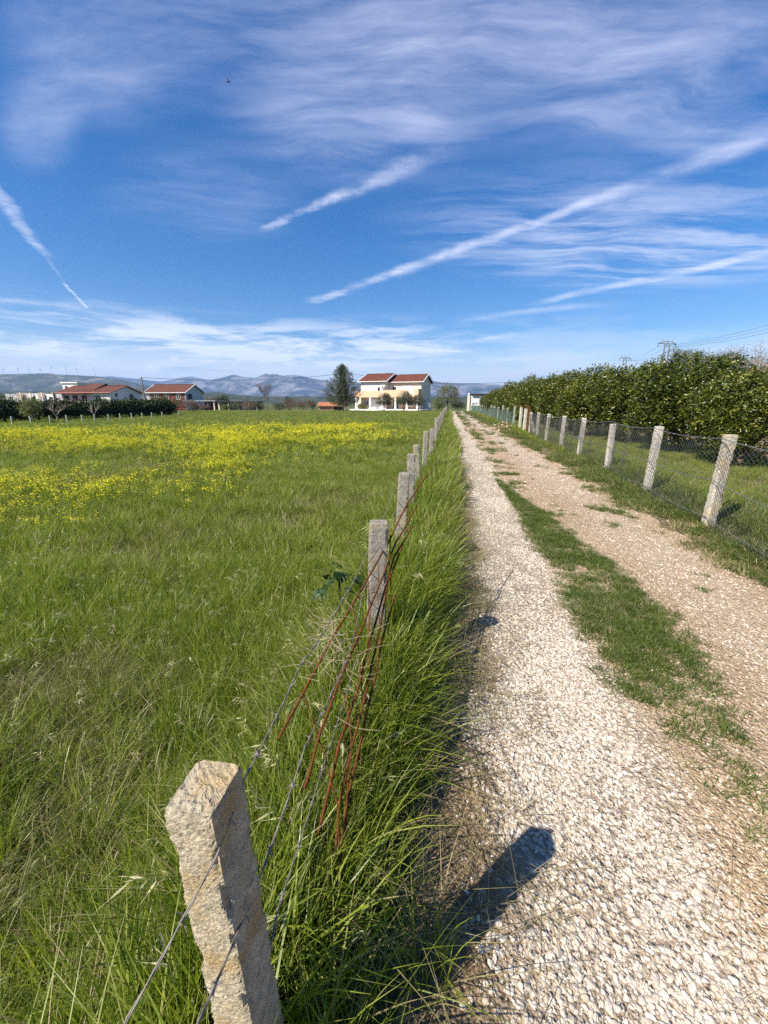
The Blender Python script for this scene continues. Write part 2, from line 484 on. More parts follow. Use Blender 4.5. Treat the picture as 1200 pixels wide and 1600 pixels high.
def tilemat(name, a, b_):
    m, g, b = mat(name, .85, .15)
    tcn = g.n('ShaderNodeTexCoord').outputs['Object']
    w = g.n('ShaderNodeTexWave', wave_type='BANDS', bands_direction='X'); g.l(tcn, w.inputs[0]); w.inputs['Scale'].default_value = 1.3
    w.inputs['Distortion'].default_value = .4
    n = g.noise(tcn, 2.2, 5, .7); r = g.vor(tcn, 3.4, out='Color')
    sp = g.n('ShaderNodeSeparateXYZ'); g.l(r, sp.inputs[0])
    c = g.mix(sp.outputs[0], a, b_)
    g.l(g.mix(g.ss(n, .45, .75), c, g.mix(.5, c, (.10, .06, .05))), b.inputs['Base Color'])
    bump(g, b, w.outputs[1], .7, .08)
    return m


tile_red = tilemat('red_roof_tiles', (.11, .038, .024), (.17, .062, .038))
tile_brown = tilemat('brown_roof_tiles', (.10, .038, .027), (.155, .065, .045))
tile_orange = tilemat('orange_roof_tiles', (.36, .13, .06), (.48, .22, .12))


def hillmat(name, rock, green, scl, mixlo, mixhi):
    m, g, b = mat(name, .95, .05)
    tcn = g.n('ShaderNodeTexCoord').outputs['Object']
    n = g.noise(tcn, scl, 8, .68, .5); n2 = g.noise(tcn, scl * 7, 5, .7)
    f = g.ss(g.m('ADD', n, g.m('MULTIPLY', g.m('SUBTRACT', n2, .5), .35)), mixlo, mixhi)
    g.l(g.mix(f, green, rock), b.inputs['Base Color'])
    bump(g, b, g.m('ADD', n, g.m('MULTIPLY', n2, .3)), .6, 50)
    return m


# ------------------------------------------------------------------ mesh helpers
class MB:
    def __init__(s): s.v = []; s.f = []
    def add(s, vs, fs):
        o = len(s.v); s.v += [tuple(v) for v in vs]; s.f += [tuple(i + o for i in f) for f in fs]; return s
    def box(s, a, b):
        (x0, y0, z0), (x1, y1, z1) = a, b
        return s.add([(x0, y0, z0), (x1, y0, z0), (x1, y1, z0), (x0, y1, z0), (x0, y0, z1), (x1, y0, z1), (x1, y1, z1), (x0, y1, z1)],
                     [(3, 2, 1, 0), (4, 5, 6, 7), (0, 1, 5, 4), (1, 2, 6, 5), (2, 3, 7, 6), (3, 0, 4, 7)])
    def prism(s, pts, x0, x1):               # profile in (y, z) extruded along x
        n = len(pts)
        return s.add([(x0, p[0], p[1]) for p in pts] + [(x1, p[0], p[1]) for p in pts],
                     [tuple(range(n))[::-1], tuple(range(n, 2 * n))] + [(i, (i + 1) % n, n + (i + 1) % n, n + i) for i in range(n)])
    def tube(s, pts, r, k=6, cap=True):
        pts = [Vector(p) for p in pts]; n = len(pts)
        rs = r if isinstance(r, (list, tuple)) else [r] * n
        o = []; ref = Vector((.31, .17, .93))
        for i, p in enumerate(pts):
            t = (pts[min(i + 1, n - 1)] - pts[max(i - 1, 0)])
            t = t.normalized() if t.length > 1e-9 else Vector((0, 0, 1))
            if abs(t.dot(ref)) > .97: ref = Vector((.9, .3, .1))
            a = t.cross(ref).normalized(); bb = t.cross(a)
            for j in range(k):
                w = 2 * math.pi * j / k
                o.append(p + (a * math.cos(w) + bb * math.sin(w)) * rs[i])
        fs = [(i * k + j, i * k + (j + 1) % k, (i + 1) * k + (j + 1) % k, (i + 1) * k + j) for i in range(n - 1) for j in range(k)]
        if cap: fs += [tuple(range(k))[::-1], tuple(range((n - 1) * k, n * k))]
        return s.add(o, fs)
    def mesh(s, name, m, smooth=False):
        me = bpy.data.meshes.new(name); me.from_pydata(s.v, [], s.f)
        me.materials.append(m)
        if smooth: me.shade_smooth()
        return me
    def build(s, name, m, parent=None, smooth=False, loc=None):
        return link(name, s.mesh(name, m, smooth), parent, loc)


def link(name, me, parent=None, loc=None, rot=None):
    o = bpy.data.objects.new(name, me); COL.objects.link(o)
    if parent is not None: o.parent = parent
    if loc is not None: o.location = loc
    if rot is not None: o.rotation_euler = rot
    return o


def tag(o, label=None, cat=None, group=None, kind=None):
    for k, v in (('label', label), ('category', cat), ('group', group), ('kind', kind)):
        if v: o[k] = v
    return o


def empty(name, loc=(0, 0, 0), rz=0.0, label=None, cat=None, group=None):
    o = bpy.data.objects.new(name, None); COL.objects.link(o)
    o.location = loc; o.rotation_euler = (0, 0, rz)
    o.empty_display_size = .1
    return tag(o, label, cat, group)


def copy_tree(o, parent=None):
    c = o.copy(); COL.objects.link(c)
    if parent is not None: c.parent = parent
    for ch in o.children: copy_tree(ch, c)
    return c


def npmesh(name, verts, faces, m, tint=None, smooth=False, mats=None, matidx=None):
    me = bpy.data.meshes.new(name)
    verts = np.asarray(verts, np.float32); faces = np.asarray(faces, np.int32)
    k = faces.shape[1]; nf = len(faces)
    me.vertices.add(len(verts)); me.vertices.foreach_set('co', verts.ravel())
    me.loops.add(nf * k); me.loops.foreach_set('vertex_index', faces.ravel())
    me.polygons.add(nf); me.polygons.foreach_set('loop_start', np.arange(0, nf * k, k, dtype=np.int32))
    if smooth: me.polygons.foreach_set('use_smooth', np.ones(nf, bool))
    for q in (mats or [m]): me.materials.append(q)
    if matidx is not None: me.polygons.foreach_set('material_index', np.asarray(matidx, np.int32))
    me.update(calc_edges=True)
    if tint is not None:
        a = me.attributes.new('tint', 'FLOAT', 'POINT'); a.data.foreach_set('value', np.asarray(tint, np.float32))
    return me


def grid_obj(name, xs, ys, zf, m, kind='structure', shift=None):
    X, Y = np.meshgrid(xs, ys)
    if shift is not None: X = X + shift(Y)
    Z = zf(X, Y)
    v = np.stack([X, Y, Z], -1).reshape(-1, 3)
    nx, ny = len(xs), len(ys)
    i = (np.arange(ny - 1)[:, None] * nx + np.arange(nx - 1)[None, :]).ravel()
    f = np.stack([i, i + 1, i + nx + 1, i + nx], -1)
    me = npmesh(name, v, f, m, smooth=True)
    o = link(name, me)
    o['kind'] = kind
    return o


ORD = ['first', 'second', 'third', 'fourth', 'fifth', 'sixth', 'seventh', 'eighth', 'ninth', 'tenth', 'eleventh', 'twelfth', 'thirteenth',
       'fourteenth', 'fifteenth', 'sixteenth', 'seventeenth', 'eighteenth', 'nineteenth', 'twentieth', 'twenty-first', 'twenty-second',
       'twenty-third', 'twenty-fourth', 'twenty-fifth', 'twenty-sixth', 'twenty-seventh', 'twenty-eighth', 'twenty-ninth', 'thirtieth',
       'thirty-first', 'thirty-second', 'thirty-third', 'thirty-fourth', 'thirty-fifth', 'thirty-sixth']

# ------------------------------------------------------------------ ground sheets
ysn = np.concatenate([np.arange(-6, 0, .25), np.arange(0, 4, .035), np.arange(4, 9, .09), np.arange(9, 20, .25), np.arange(20, 50, .8), np.arange(50, 88.1, 2)])
grid_obj('gravel_road', np.arange(-.10, 2.91, .035), ysn, H, road_m, shift=roadx)
grid_obj('meadow_ground', np.concatenate([-.10 - np.array([130, 90, 60, 45, 35, 28]), -.10 - np.arange(22, 6, -.6), -.10 - np.arange(6, 0, -.12), [-.10]]), ysn, H, field_m, shift=roadx)
grid_obj('orchard_ground', np.concatenate([[2.90], 2.90 + np.arange(.12, 5, .12), 2.90 + np.arange(5, 20, .6), [25, 40, 70, 110]]), ysn, H, orch_m, shift=roadx)
mb = MB().add([(-9000, -3000, -.16), (9000, -3000, -.16), (9000, 9000, -.16), (-9000, 9000, -.16)], [(0, 1, 2, 3)])
mb.build('plain', plain_m)['kind'] = 'structure'
mb = MB()
mb.add([(-40, 88, -.03), (60, 82, -.03), (60, 86.5, -.03), (-40, 92, -.03)], [(0, 1, 2, 3)])
lane = mb.build('crossing_lane', plain('pale_lane', (.60, .54, .44), .9, .12, .6)); lane['kind'] = 'structure'


# ------------------------------------------------------------------ hills and mountains
def ridge(name, R, prof, m, depth=(.72, 1.25), amp=.16, seed=0, nx=420, ny=70, freq=1.0):
    pxs = np.linspace(-500, 1700, nx)
    py = np.interp(pxs, [p[0] for p in prof], [p[1] for p in prof])
    top = EYE + (630 - py) * .001517 * R
    X0 = .001574 * (pxs - 600) * R
    t = np.linspace(0, 1, ny)
    verts = np.zeros((ny, nx, 3))
    for j, tt in enumerate(t):
        d = depth[0] + (depth[1] - depth[0]) * tt
        rt = (1 - depth[0]) / (depth[1] - depth[0])
        shape = (tt / rt) if tt < rt else 1 - .5 * (tt - rt) / (1 - rt)
        s_ = sm(shape, 0, 1) * .55 + shape * .45
        x = X0 * d; y = np.full(nx, R * d)
        n = 1 - np.abs(2 * fbm(x / R * 9 * freq, y / R * 9 * freq, 6, seed) - 1) * 2
        env = np.sin(math.pi * min(1, tt / rt)) if tt < rt else min(1, (tt - rt) * 3)
        z = top * s_ + top * amp * (n - .6) * env * 1.6
        verts[j, :, 0] = x; verts[j, :, 1] = y; verts[j, :, 2] = np.maximum(z, -.5) if tt > 0 else -.6
    i = (np.arange(ny - 1)[:, None] * nx + np.arange(nx - 1)[None, :]).ravel()
    f = np.stack([i, i + 1, i + nx + 1, i + nx], -1)
    o = link(name, npmesh(name, verts.reshape(-1, 3), f, m, smooth=True)); o['kind'] = 'structure'
    return o


ridge('far_mountains', 6000, [(-500, 592), (150, 593), (178, 588), (205, 591), (230, 594), (258, 597), (285, 591), (304, 589), (330, 594), (350, 591), (369, 586), (385, 590), (403, 591), (418, 584.5), (424, 586), (430, 584.5), (446, 588), (460, 586.5), (474, 588), (485, 591), (501, 594), (520, 595), (560, 598), (600, 601), (640, 598), (676, 596), (693, 598.5), (726, 600), (743, 599.5), (760, 601), (776, 601), (793, 604), (830, 609), (900, 613), (1300, 606), (1700, 600)],
      hillmat('far_mountain_rock', (.22, .21, .21), (.035, .045, .04), .0022, .42, .62), seed=3, amp=.13, ny=90, freq=2.0)
ridge('turbine_hill', 3000, [(-500, 592), (-200, 588), (0, 586), (40, 585), (85, 584), (100, 586), (130, 587), (165, 589), (200, 595), (230, 601), (262, 608), (300, 614), (360, 619), (500, 622), (1700, 624)],
      hillmat('scrub_hill', (.19, .18, .145), (.05, .06, .03), .006, .45, .66), seed=8, amp=.11, freq=1.5)
ridge('wooded_foothills', 1500, [(-500, 612), (0, 611), (120, 612), (230, 607), (300, 612), (325, 613.5), (345, 613), (374, 617), (400, 619), (520, 619.5), (680, 620), (800, 619), (1000, 621), (1700, 620)],
      hillmat('wooded_slopes', (.10, .105, .06), (.035, .05, .022), .03, .4, .6), seed=5, amp=.08, freq=3.0)

# ------------------------------------------------------------------ haze
hz = MB().box((-8000, -2500, -1.6), (8000, 7990, 470)).build('haze', plain('haze_surface', (.5, .5, .5)))
hz['kind'] = 'stuff'
hm = bpy.data.materials.new('haze_air'); hm.use_nodes = True
nt = hm.node_tree; nt.nodes.clear()
vo = nt.nodes.new('ShaderNodeVolumePrincipled'); om = nt.nodes.new('ShaderNodeOutputMaterial')
vo.inputs['Color'].default_value = (.36, .58, 1.0, 1); vo.inputs['Density'].default_value = .00012; vo.inputs['Anisotropy'].default_value = 0.1
nt.links.new(vo.outputs[0], om.inputs['Volume'])
hz.data.materials.clear(); hz.data.materials.append(hm)

# ------------------------------------------------------------------ buildings
def P_(o, name, m, a, b): return MB().box(a, b).build(name, m, o)


def window(o, x, z, w, h, y=0.0, face='front', frame=white_paint, pane=glass, sill=True):
    """frame with a recessed pane; y is the wall plane (front) or x is the wall plane (side)"""
    t = .07; mbf = MB(); mp = MB()
    def bx(m_, x0, x1, z0, z1, d0, d1):
        if face == 'front': m_.box((x0, y - d1, z0), (x1, y - d0, z1))
        else: m_.box((y + d0, x0, z0), (y + d1, x1, z1))
    bx(mbf, x, x + w, z, z + t, -.02, .05); bx(mbf, x, x + w, z + h - t, z + h, -.02, .05)
    bx(mbf, x, x + t, z + t, z + h - t, -.02, .05); bx(mbf, x + w - t, x + w, z + t, z + h - t, -.02, .05)
    bx(mbf, x + w / 2 - t / 2, x + w / 2 + t / 2, z + t, z + h - t, -.02, .045)
    f = mbf.build('window', frame, o)
    bx(mp, x + t, x + w - t, z + t, z + h - t, -.02, .012); mp.build('pane', pane, f)
    if sill:
        ms = MB(); bx(ms, x - .08, x + w + .08, z - .07, z - .002, -.01, .12); ms.build('sill', frame, f)
    return f


def gable_roof(o, x0, x1, y0, y1, ze, zr, m, over=.45, trim=white_paint, th=.16):
    ym = (y0 + y1) / 2; k = (zr - ze) / (ym - y0)
    e0 = ze - over * k
    pr = [(y0 - over, e0), (ym, zr), (y1 + over, e0), (y1 + over, e0 + th), (ym, zr + th), (y0 - over, e0 + th)]
    r = MB().prism(pr, x0 - over, x1 + over).build('roof', m, o)
    for xa in (x0 - over - .10, x1 + over + .002):
        b_ = [(y0 - over, e0 - .06), (ym, zr - .06), (y1 + over, e0 - .06), (y1 + over, e0 + th + .05), (ym, zr + th + .06), (y0 - over, e0 + th + .05)]
        MB().prism(b_, xa, xa + .10).build('verge', trim, r)
    g_ = MB().tube([(x0 - over, y0 - over - .08, e0 + .04), (x1 + over, y0 - over - .08, e0 + .04)], .08, 6); g_.build('gutter', trim, r)
    n = int((x1 - x0) / .35)
    rc = MB()
    for i in range(n):
        xx = x0 - over + .1 + (x1 - x0 + 2 * over - .2) * i / n
        rc.tube([(xx, ym, zr + th + .03), (xx + .33, ym, zr + th + .05)], .09, 5)
    rc.build('ridge_cap', m, r)['kind'] = 'stuff'
    return r


def gable_walls(o, x0, x1, y0, y1, z0, ze, zr, m):
    ym = (y0 + y1) / 2
    pr = [(y0, z0), (y1, z0), (y1, ze), (ym, zr), (y0, ze)]
    return MB().prism(pr, x0, x1).build('wall', m, o)


def hloc(px, Y): return (.001574 * (px - 600) * Y, Y, 0)


# main house at the end of the field
hx, hy, _ = hloc(566, 93.5)
hs_ = empty('house', (hx, hy, 0), math.radians(-22), 'two-storey cream house with red tiled roofs and long balcony at the end of the lane', 'house')
L1, L2, D = 6.0, 13.8, 8.2
gable_walls(hs_, 0, L1, -0.6, D, 0, 6.35, 7.9, white_wall)
gable_walls(hs_, L1 + .01, L2, 1.0, D, 0, 6.2, 7.6, cream_wall)
gable_roof(hs_, 0, L1, -.6, D, 6.35, 7.95, tile_red, .5)
gable_roof(hs_, L1 + .62, L2, 1.0, D, 6.2, 7.65, tile_red, .5)
P_(hs_, 'terrace', white_paint, (-1.6, -3.4, 0), (L2 + 1.6, .98, .32))
P_(hs_, 'balcony', beige_wall, (-.7, -2.6, 2.85), (L1, -.61, 3.12))
P_(hs_, 'balcony_parapet', beige_wall, (-.7, -2.6, 3.121), (L1, -2.45, 4.2))
P_(hs_, 'balcony', beige_wall, (L1 + .003, -1.9, 2.85), (L2 + .2, .98, 3.12))
P_(hs_, 'balcony_parapet', beige_wall, (L1 + .003, -1.9, 3.121), (L2 - 1.9, -1.75, 4.35))
P_(hs_, 'balcony_parapet', beige_wall, (L2 - 1.0, -1.9, 3.121), (L2 + .2, -1.75, 4.55))
P_(hs_, 'balcony_parapet', beige_wall, (L2 + .05, -1.74, 3.121), (L2 + .2, 1.0, 4.55))
for x in (-.6, 2.9, L1 - .25): P_(hs_, 'pillar', white_paint, (x, -2.5, .321), (x + .34, -2.16, 2.849))
for x in (L1 + 2.6, L1 + 5.2, L2 - .2): P_(hs_, 'pillar', white_paint, (x, -1.8, .321), (x + .34, -1.46, 2.849))
P_(hs_, 'ground_floor_wall', beige_wall, (.02, -.66, .321), (2.3, -.602, 2.845))
P_(hs_, 'garage_door', white_paint, (2.5, -.70, .321), (5.3, -.602, 2.5))
P_(hs_, 'ground_floor_wall', beige_wall, (L1 + .2, .94, .321), (L2 - .05, .998, 2.845))
window(hs_, 7.2, .4, 1.4, 2.1, .94, sill=False)
window(hs_, 10.6, 1.1, 1.5, 1.2, .94)
window(hs_, 1.0, 1.2, .9, 1.1, -.66)
d_ = P_(hs_, 'door', white_paint, (3.9, -.66, 3.121), (4.9, -.603, 5.3)); P_(d_, 'pane', glass, (4.1, -.675, 3.8), (4.7, -.661, 5.0))
window(hs_, 1.0, 3.9, 1.6, 1.4, -.603, pane=white_paint)
window(hs_, 7.0, 3.5, 1.0, 1.7, .998)
window(hs_, 9.6, 3.5, 2.0, 1.9, .998, pane=white_paint)
window(hs_, 2.6, 4.7, .9, 1.0, L2 + .003, 'side')
window(hs_, 5.3, 4.6, .9, 1.2, L2 + .003, 'side')
window(hs_, 3.4, 1.2, 1.0, 1.2, L2 + .003, 'side')
ac = P_(hs_, 'air_conditioner', white_paint, (5.15, -.98, 4.75), (5.85, -.61, 5.3)); MB().tube([(5.5, -.985, 5.02), (5.5, -1.0, 5.02)], .2, 14).build('fan_grille', dark_frame, ac)
for i in range(9): P_(hs_, 'stair_step', cream_wall, (-1.55, -.6 + i * .3, 0), (-.72, -.31 + i * .3, .5 + i * .31))
MB().tube([(L2 - .05, .75, .33), (L2 - .05, .75, 6.1)], .06, 6).build('downpipe', metal_grey, hs_)
MB().tube([(L1 - .1, -.75, 3.3), (L1 - .1, -.75, 6.2)], .05, 6).build('downpipe', metal_grey, hs_)

gp = empty('gate_pillar', hloc(671, 91), math.radians(-15), 'short white masonry pillar with a cap right of the house terrace', 'pillar')
P_(gp, 'shaft', white_paint, (-.3, -.3, 0), (.3, .3, 1.55)); P_(gp, 'cap', white_paint, (-.42, -.42, 1.551), (.42, .42, 1.7)); P_(gp, 'plinth', white_paint, (-.55, -.45, 0), (.55, -.301, .5))

# house behind the hedge on the far left
h1 = empty('house', (-88.5, 112.1, 0), math.radians(-8), 'low house with brown tiled roof and pink balcony behind the dark hedge', 'house')
gable_walls(h1, 0, 15, 0, 11, 0, 4.45, 6.2, plain('pale_house_wall', (.66, .62, .62), .85, .06, 1))
gable_roof(h1, -.3, 15, 0, 11, 4.5, 6.25, tile_brown, .7, plain('salmon_trim', (.50, .22, .17), .7, .1, 1))
MB().prism([(1.2, 5.2), (5.5, 6.95), (9.8, 5.2), (9.8, 5.0), (1.2, 5.0)], 4.4, 9.4).build('raised_roof', tile_brown, h1)
P_(h1, 'balcony', pink_wall, (-.5, -2.2, 1.0), (9.2, -.01, 1.25)); P_(h1, 'balcony_parapet', pink_wall, (-.5, -2.2, 1.251), (9.2, -2.05, 2.25))
for x in (-.4, 2.6, 5.8, 8.9): P_(h1, 'post', red_wall, (x, -2.0, 2.251), (x + .2, -1.8, 4.05))
P_(h1, 'veranda_roof', tile_brown, (-1.0, -2.9, 4.06), (9.8, -.72, 4.2))
for x in (.8, 3.4, 6.2): P_(h1, 'dark_doorway', dark_frame, (x, -.03, 1.26), (x + 1.5, .03, 3.6))
window(h1, 10.4, 2.2, 1.6, 1.5, -.003); window(h1, 6.8, 3.0, 1.3, 1.1, 15.003, 'side', frame=dark_frame); window(h1, 1.6, 3.4, .7, .8, 15.003, 'side', frame=dark_frame)
for i in range(5): P_(h1, 'stair_step', red_wall, (9.8 + i * .7, -2.0, 0), (10.45 + i * .7, -1.0, 1.2 - i * .22))
MB().tube([(9.6, -2.1, 2.1), (13.6, -2.1, 1.0)], .05, 5).build('handrail', metal_grey, h1)

h2 = empty('house', (-51.07 - 10.8, 105 + 1.5, 0), math.radians(-8), 'house with red tiled roof, white gutter and plain grey gable, right of the wooden pole', 'house')
gable_walls(h2, 0, 10.9, 0, 8, 0, 4.3, 6.1, plain('grey_gable_wall', (.50, .50, .50), .85, .06, 1))
gable_roof(h2, 0, 10.9, 0, 8, 4.35, 6.2, tile_brown, .45)
P_(h2, 'red_front', red_wall, (1, -.04, 0), (10.7, -.003, 4.1))
for x in (2.2, 5.0, 8.4): window(h2, x, 2.6, 1.2, 1.3, -.045)
P_(h2, 'satellite_panel', dark_frame, (10.95, 1.0, 2.6), (11.1, 2.6, 3.9))
px_ = empty('porch', hloc(289, 98), math.radians(-4), 'flat-roofed red porch with pale posts in front of the grey gable', 'porch')
P_(px_, 'flat_roof', metal_grey, (-.5, -.6, 2.05), (7.9, 4, 2.25)); P_(px_, 'back_wall', red_wall, (3.4, 2.8, 0), (7.4, 3, 2.049))
for x in (0, 3.6, 5.6, 7.2): P_(px_, 'post', cream_wall if x > 6 else red_wall, (x, -.3, 0), (x + .22, -.08, 2.049))
P_(px_, 'window', glass, (4.2, 2.7, .8), (5.2, 2.799, 1.7))
sh = empty('open_shed', hloc(341, 96), math.radians(-3), 'long low shed with dark flat roof and vines between porch and bare tree', 'shed')
P_(sh, 'roof', dark_frame, (-.6, -.5, 1.85), (9.8, 4, 2.02))
P_(sh, 'wall', block_wall, (0, 3, 0), (9.4, 3.2, 1.849)); P_(sh, 'side_wall', cream_wall, (0, .2, 0), (.15, 2.99, 1.849))
for x in (.0, 2.4, 4.8, 7.2, 9.2): P_(sh, 'post', cream_wall, (x, -.2, 0), (x + .14, -.06, 1.849))

tw = empty('rooftop_house', hloc(103, 150), math.radians(-5), 'white flat-roofed upper storey with dark windows showing above the far left roof', 'building')
P_(tw, 'wall', white_wall, (0, 0, 0), (6, 6, 8.6)); P_(tw, 'roof_slab', white_paint, (-.3, -.4, 8.601), (6.3, 6.3, 8.95))
for x in (.9, 3.6): window(tw, x, 5.9, 1.1 if x < 2 else .6, 1.7, -.003, frame=dark_frame)
un = empty('unfinished_building', hloc(10, 120), math.radians(-2), 'roofless block building with pale walls and dark openings on the far left', 'building')
xx = 0
for i, (w, h, m_) in enumerate([(3.6, 3.6, grey_wall), (3.4, 3.9, block_wall), (3.0, 3.7, white_wall), (2.4, 3.9, block_wall), (2.6, 3.6, white_paint)]):
    P_(un, 'wall', m_, (xx, 0, 0), (xx + w - .003, .3, h + .6))
    P_(un, 'dark_opening', dark_frame, (xx + w * .35, -.04, .8), (xx + w * .35 + 1.0, -.002, 3.4)); xx += w
P_(un, 'side_wall', grey_wall, (xx, -.2, 0), (xx + 4.4, 6, 4.35))
for x in (5.2, 8.2, 11.6, 14.9): P_(un, 'column', cream_wall, (x, -.6, 0), (x + .3, -.3, 4.6))

sr = empty('brick_shed', hloc(498, 88), math.radians(4), 'small orange brick shed with red tiled lean-to roof beside the conifer', 'shed')
P_(sr, 'wall', plain('orange_brick', (.45, .26, .18), .9, .2, 3), (0, 0, 0), (3.2, 3, .95)); P_(sr, 'dark_opening', dark_frame, (3.25, .1, .12), (5.4, .3, .85))
MB().prism([(-.4, .95), (3.3, 1.75), (3.3, 1.85), (-.4, 1.05)], -.3, 4.0).build('roof', tile_orange, sr); P_(sr, 'low_roof', tile_orange, (3.2, -.2, .9), (5.8, 2.4, 1.0))
P_(sr, 'side_wall', cream_wall, (3.201, .31, 0), (5.6, 2.2, .899))

# distant white speckled wall and lean-to at the end of the right-hand fence
ew = empty('outbuilding', hloc(735, 84), 0, 'low outbuilding with white speckled wall and dark flat roof at the lane end', 'outbuilding')
sp_m, g, b = mat('speckled_white', .9, .1)
tcn = g.n('ShaderNodeTexCoord').outputs['Object']
g.l(g.mix(g.ss(g.noise(tcn, 1.8, 4, .7, .6), .53, .60), (.80, .80, .79), (.10, .10, .10)), b.inputs['Base Color'])  # noise blotches of near-black mixed into the white base colour
P_(ew, 'speckled_wall', sp_m, (.2, 0, 0), (2.6, .3, 3.2)); P_(ew, 'back_wall', block_wall, (2.61, .6, 0), (8.6, .9, 2.9)); P_(ew, 'flat_roof', dark_frame, (.1, -.4, 3.201), (9, 4, 3.45))
P_(ew, 'side_wall', block_wall, (8.3, .91, 0), (8.6, 4, 3.19))
lp = empty('gate_post', hloc(732, 80), 0, 'tall pale gate post with a round white lamp at the lane end', 'gate post')
P_(lp, 'shaft', cream_wall, (-.2, -.2, 0), (.2, .2, 3.1)); MB().tube([(0, 0, 3.1), (0, 0, 3.16), (0, 0, 3.36), (0, 0, 3.5)], [.1, .2, .2, .08], 10).build('lamp_globe', white_paint, lp, True)

rr = empty('house', (.001574 * 580 * 62, 62, 0), math.radians(10), 'red tiled roof of a house behind the orchard at the right edge', 'house')
gable_walls(rr, 0, 12, 0, 8, 0, 5.0, 6.6, white_wall); gable_roof(rr, 0, 12, 0, 8, 5.0, 6.7, tile_red)

# ------------------------------------------------------------------ poles, pylons, wires, turbines
def pole(px, Y, top_py, label):
    x, y, _ = hloc(px, Y); h = at(px, top_py, Y).z
    o = empty('utility_pole', (x, y, 0), 0, label, 'utility pole', 'poles carrying the overhead line')
    MB().tube([(0, 0, 0), (0, 0, h)], [.17, .11], 8).build('pole_shaft', wood_pole, o)
    MB().box((-.6, -.05, h - .45), (.6, .05, h - .33)).build('crossarm', wood_pole, o)
    for s_ in (-.5, .5): MB().tube([(s_, 0, h - .33), (s_, 0, h - .1)], .05, 6).build('insulator', white_paint, o)
    return Vector((x, y, h))


p1 = pole(227, 86, 589, 'weathered utility pole between the two left houses')
p2 = pole(545, 108, 582, 'utility pole rising behind the conifer')
p3 = pole(1036, 72, 566, 'utility pole hidden behind the orchard trees')


def cable(name, a, b, sag, r, label, cat='cable', group=None, ends=True):
    pts = []
    for i in range(25):
        t = i / 24; p = a.lerp(b, t); p.z -= 4 * sag * t * (1 - t); pts.append(p)
    o = MB().tube(pts, r, 4).build(name, dark_frame, None)
    return tag(o, label, cat, group)


cable('overhead_cable', p1 + Vector((0, 0, -.1)), p2 + Vector((0, 0, -.1)), 1.1, .035, 'thin overhead cable sagging from the left pole to the conifer pole')
cable('overhead_cable', p2 + Vector((0, 0, -.1)), p3 + Vector((0, 0, -.1)), 3.0, .035, 'thin overhead cable running right from the conifer pole over the house and lane')


def pylon(px, Y, top_py, w, label):
    x, y, _ = hloc(px, Y); h = at(px, top_py, Y).z; arm = h - 1.9
    o = empty('power_pylon', (x, y, 0), math.radians(12), label, 'pylon', 'steel portal pylons of the high-voltage line')
    m = MB()
    for s_ in (-1, 1):
        m.tube([(s_ * w * .26, 0, 0), (s_ * w * .12, 0, arm)], .22, 4); m.tube([(s_ * w * .26 + .9, 0, 0), (s_ * w * .12 + .3, 0, arm)], .16, 4)
        k = 12
        for i in range(k):
            a0 = i / k; a1 = (i + 1) / k
            xa = s_ * w * (.26 - .14 * a0) + (.9 - .6 * a0) * (i % 2); xb = s_ * w * (.26 - .14 * a1) + (.9 - .6 * a1) * ((i + 1) % 2)
            m.tube([(xa, 0, arm * a0), (xb, 0, arm * a1)], .09, 3)
    m.build('lattice_leg', metal_grey, o)
    m = MB().tube([(-w / 2, 0, arm), (w / 2, 0, arm)], .16, 4).tube([(-w / 2, 0, arm), (-w * .2, 0, arm + .8), (w * .2, 0, arm + .8), (w / 2, 0, arm)], .12, 4)
    for s_ in (-.42, -.2, 0, .2, .42): m.tube([(s_ * w, 0, arm), (s_ * w + w * .08, 0, arm + .75)], .07, 3)
    m.build('crossarm', metal_grey, o)
    for s_ in (-.28, 0, .28): MB().tube([(s_ * w, 0, arm), (s_ * w, 0, h)], .11, 4).build('peak', metal_grey, o)
    for s_ in (-.48, 0, .48): MB().tube([(s_ * w, 0, arm - 1.2), (s_ * w, 0, arm)], .1, 5).build('insulator', dark_frame, o)
    return [Vector((x, y, 0)) + Matrix.Rotation(math.radians(12), 3, 'Z') @ Vector((s_ * w, 0, arm - 1.2)) for s_ in (-.48, 0, .48)]


A = pylon(1026, 170, 529, 8.8, 'nearer steel portal pylon standing above the orchard trees')
B = pylon(966, 270, 555, 8.8, 'smaller farther steel pylon left of the big one')
for i in range(3):
    cable('power_line', A[i], B[i], 2.0, .045, ['left', 'middle', 'right'][i] + ' high-voltage wire strung between the two pylons', 'power line', 'wires between the pylons')
for i, (py, w_) in enumerate([(495, 'upper'), (499, 'middle'), (504, 'lower')]):
    cable('power_line', A[i], at(1330 + i * 12, py - 25, 95), 1.5, .035, w_ + ' high-voltage wire rising right from the nearer pylon', 'power line')

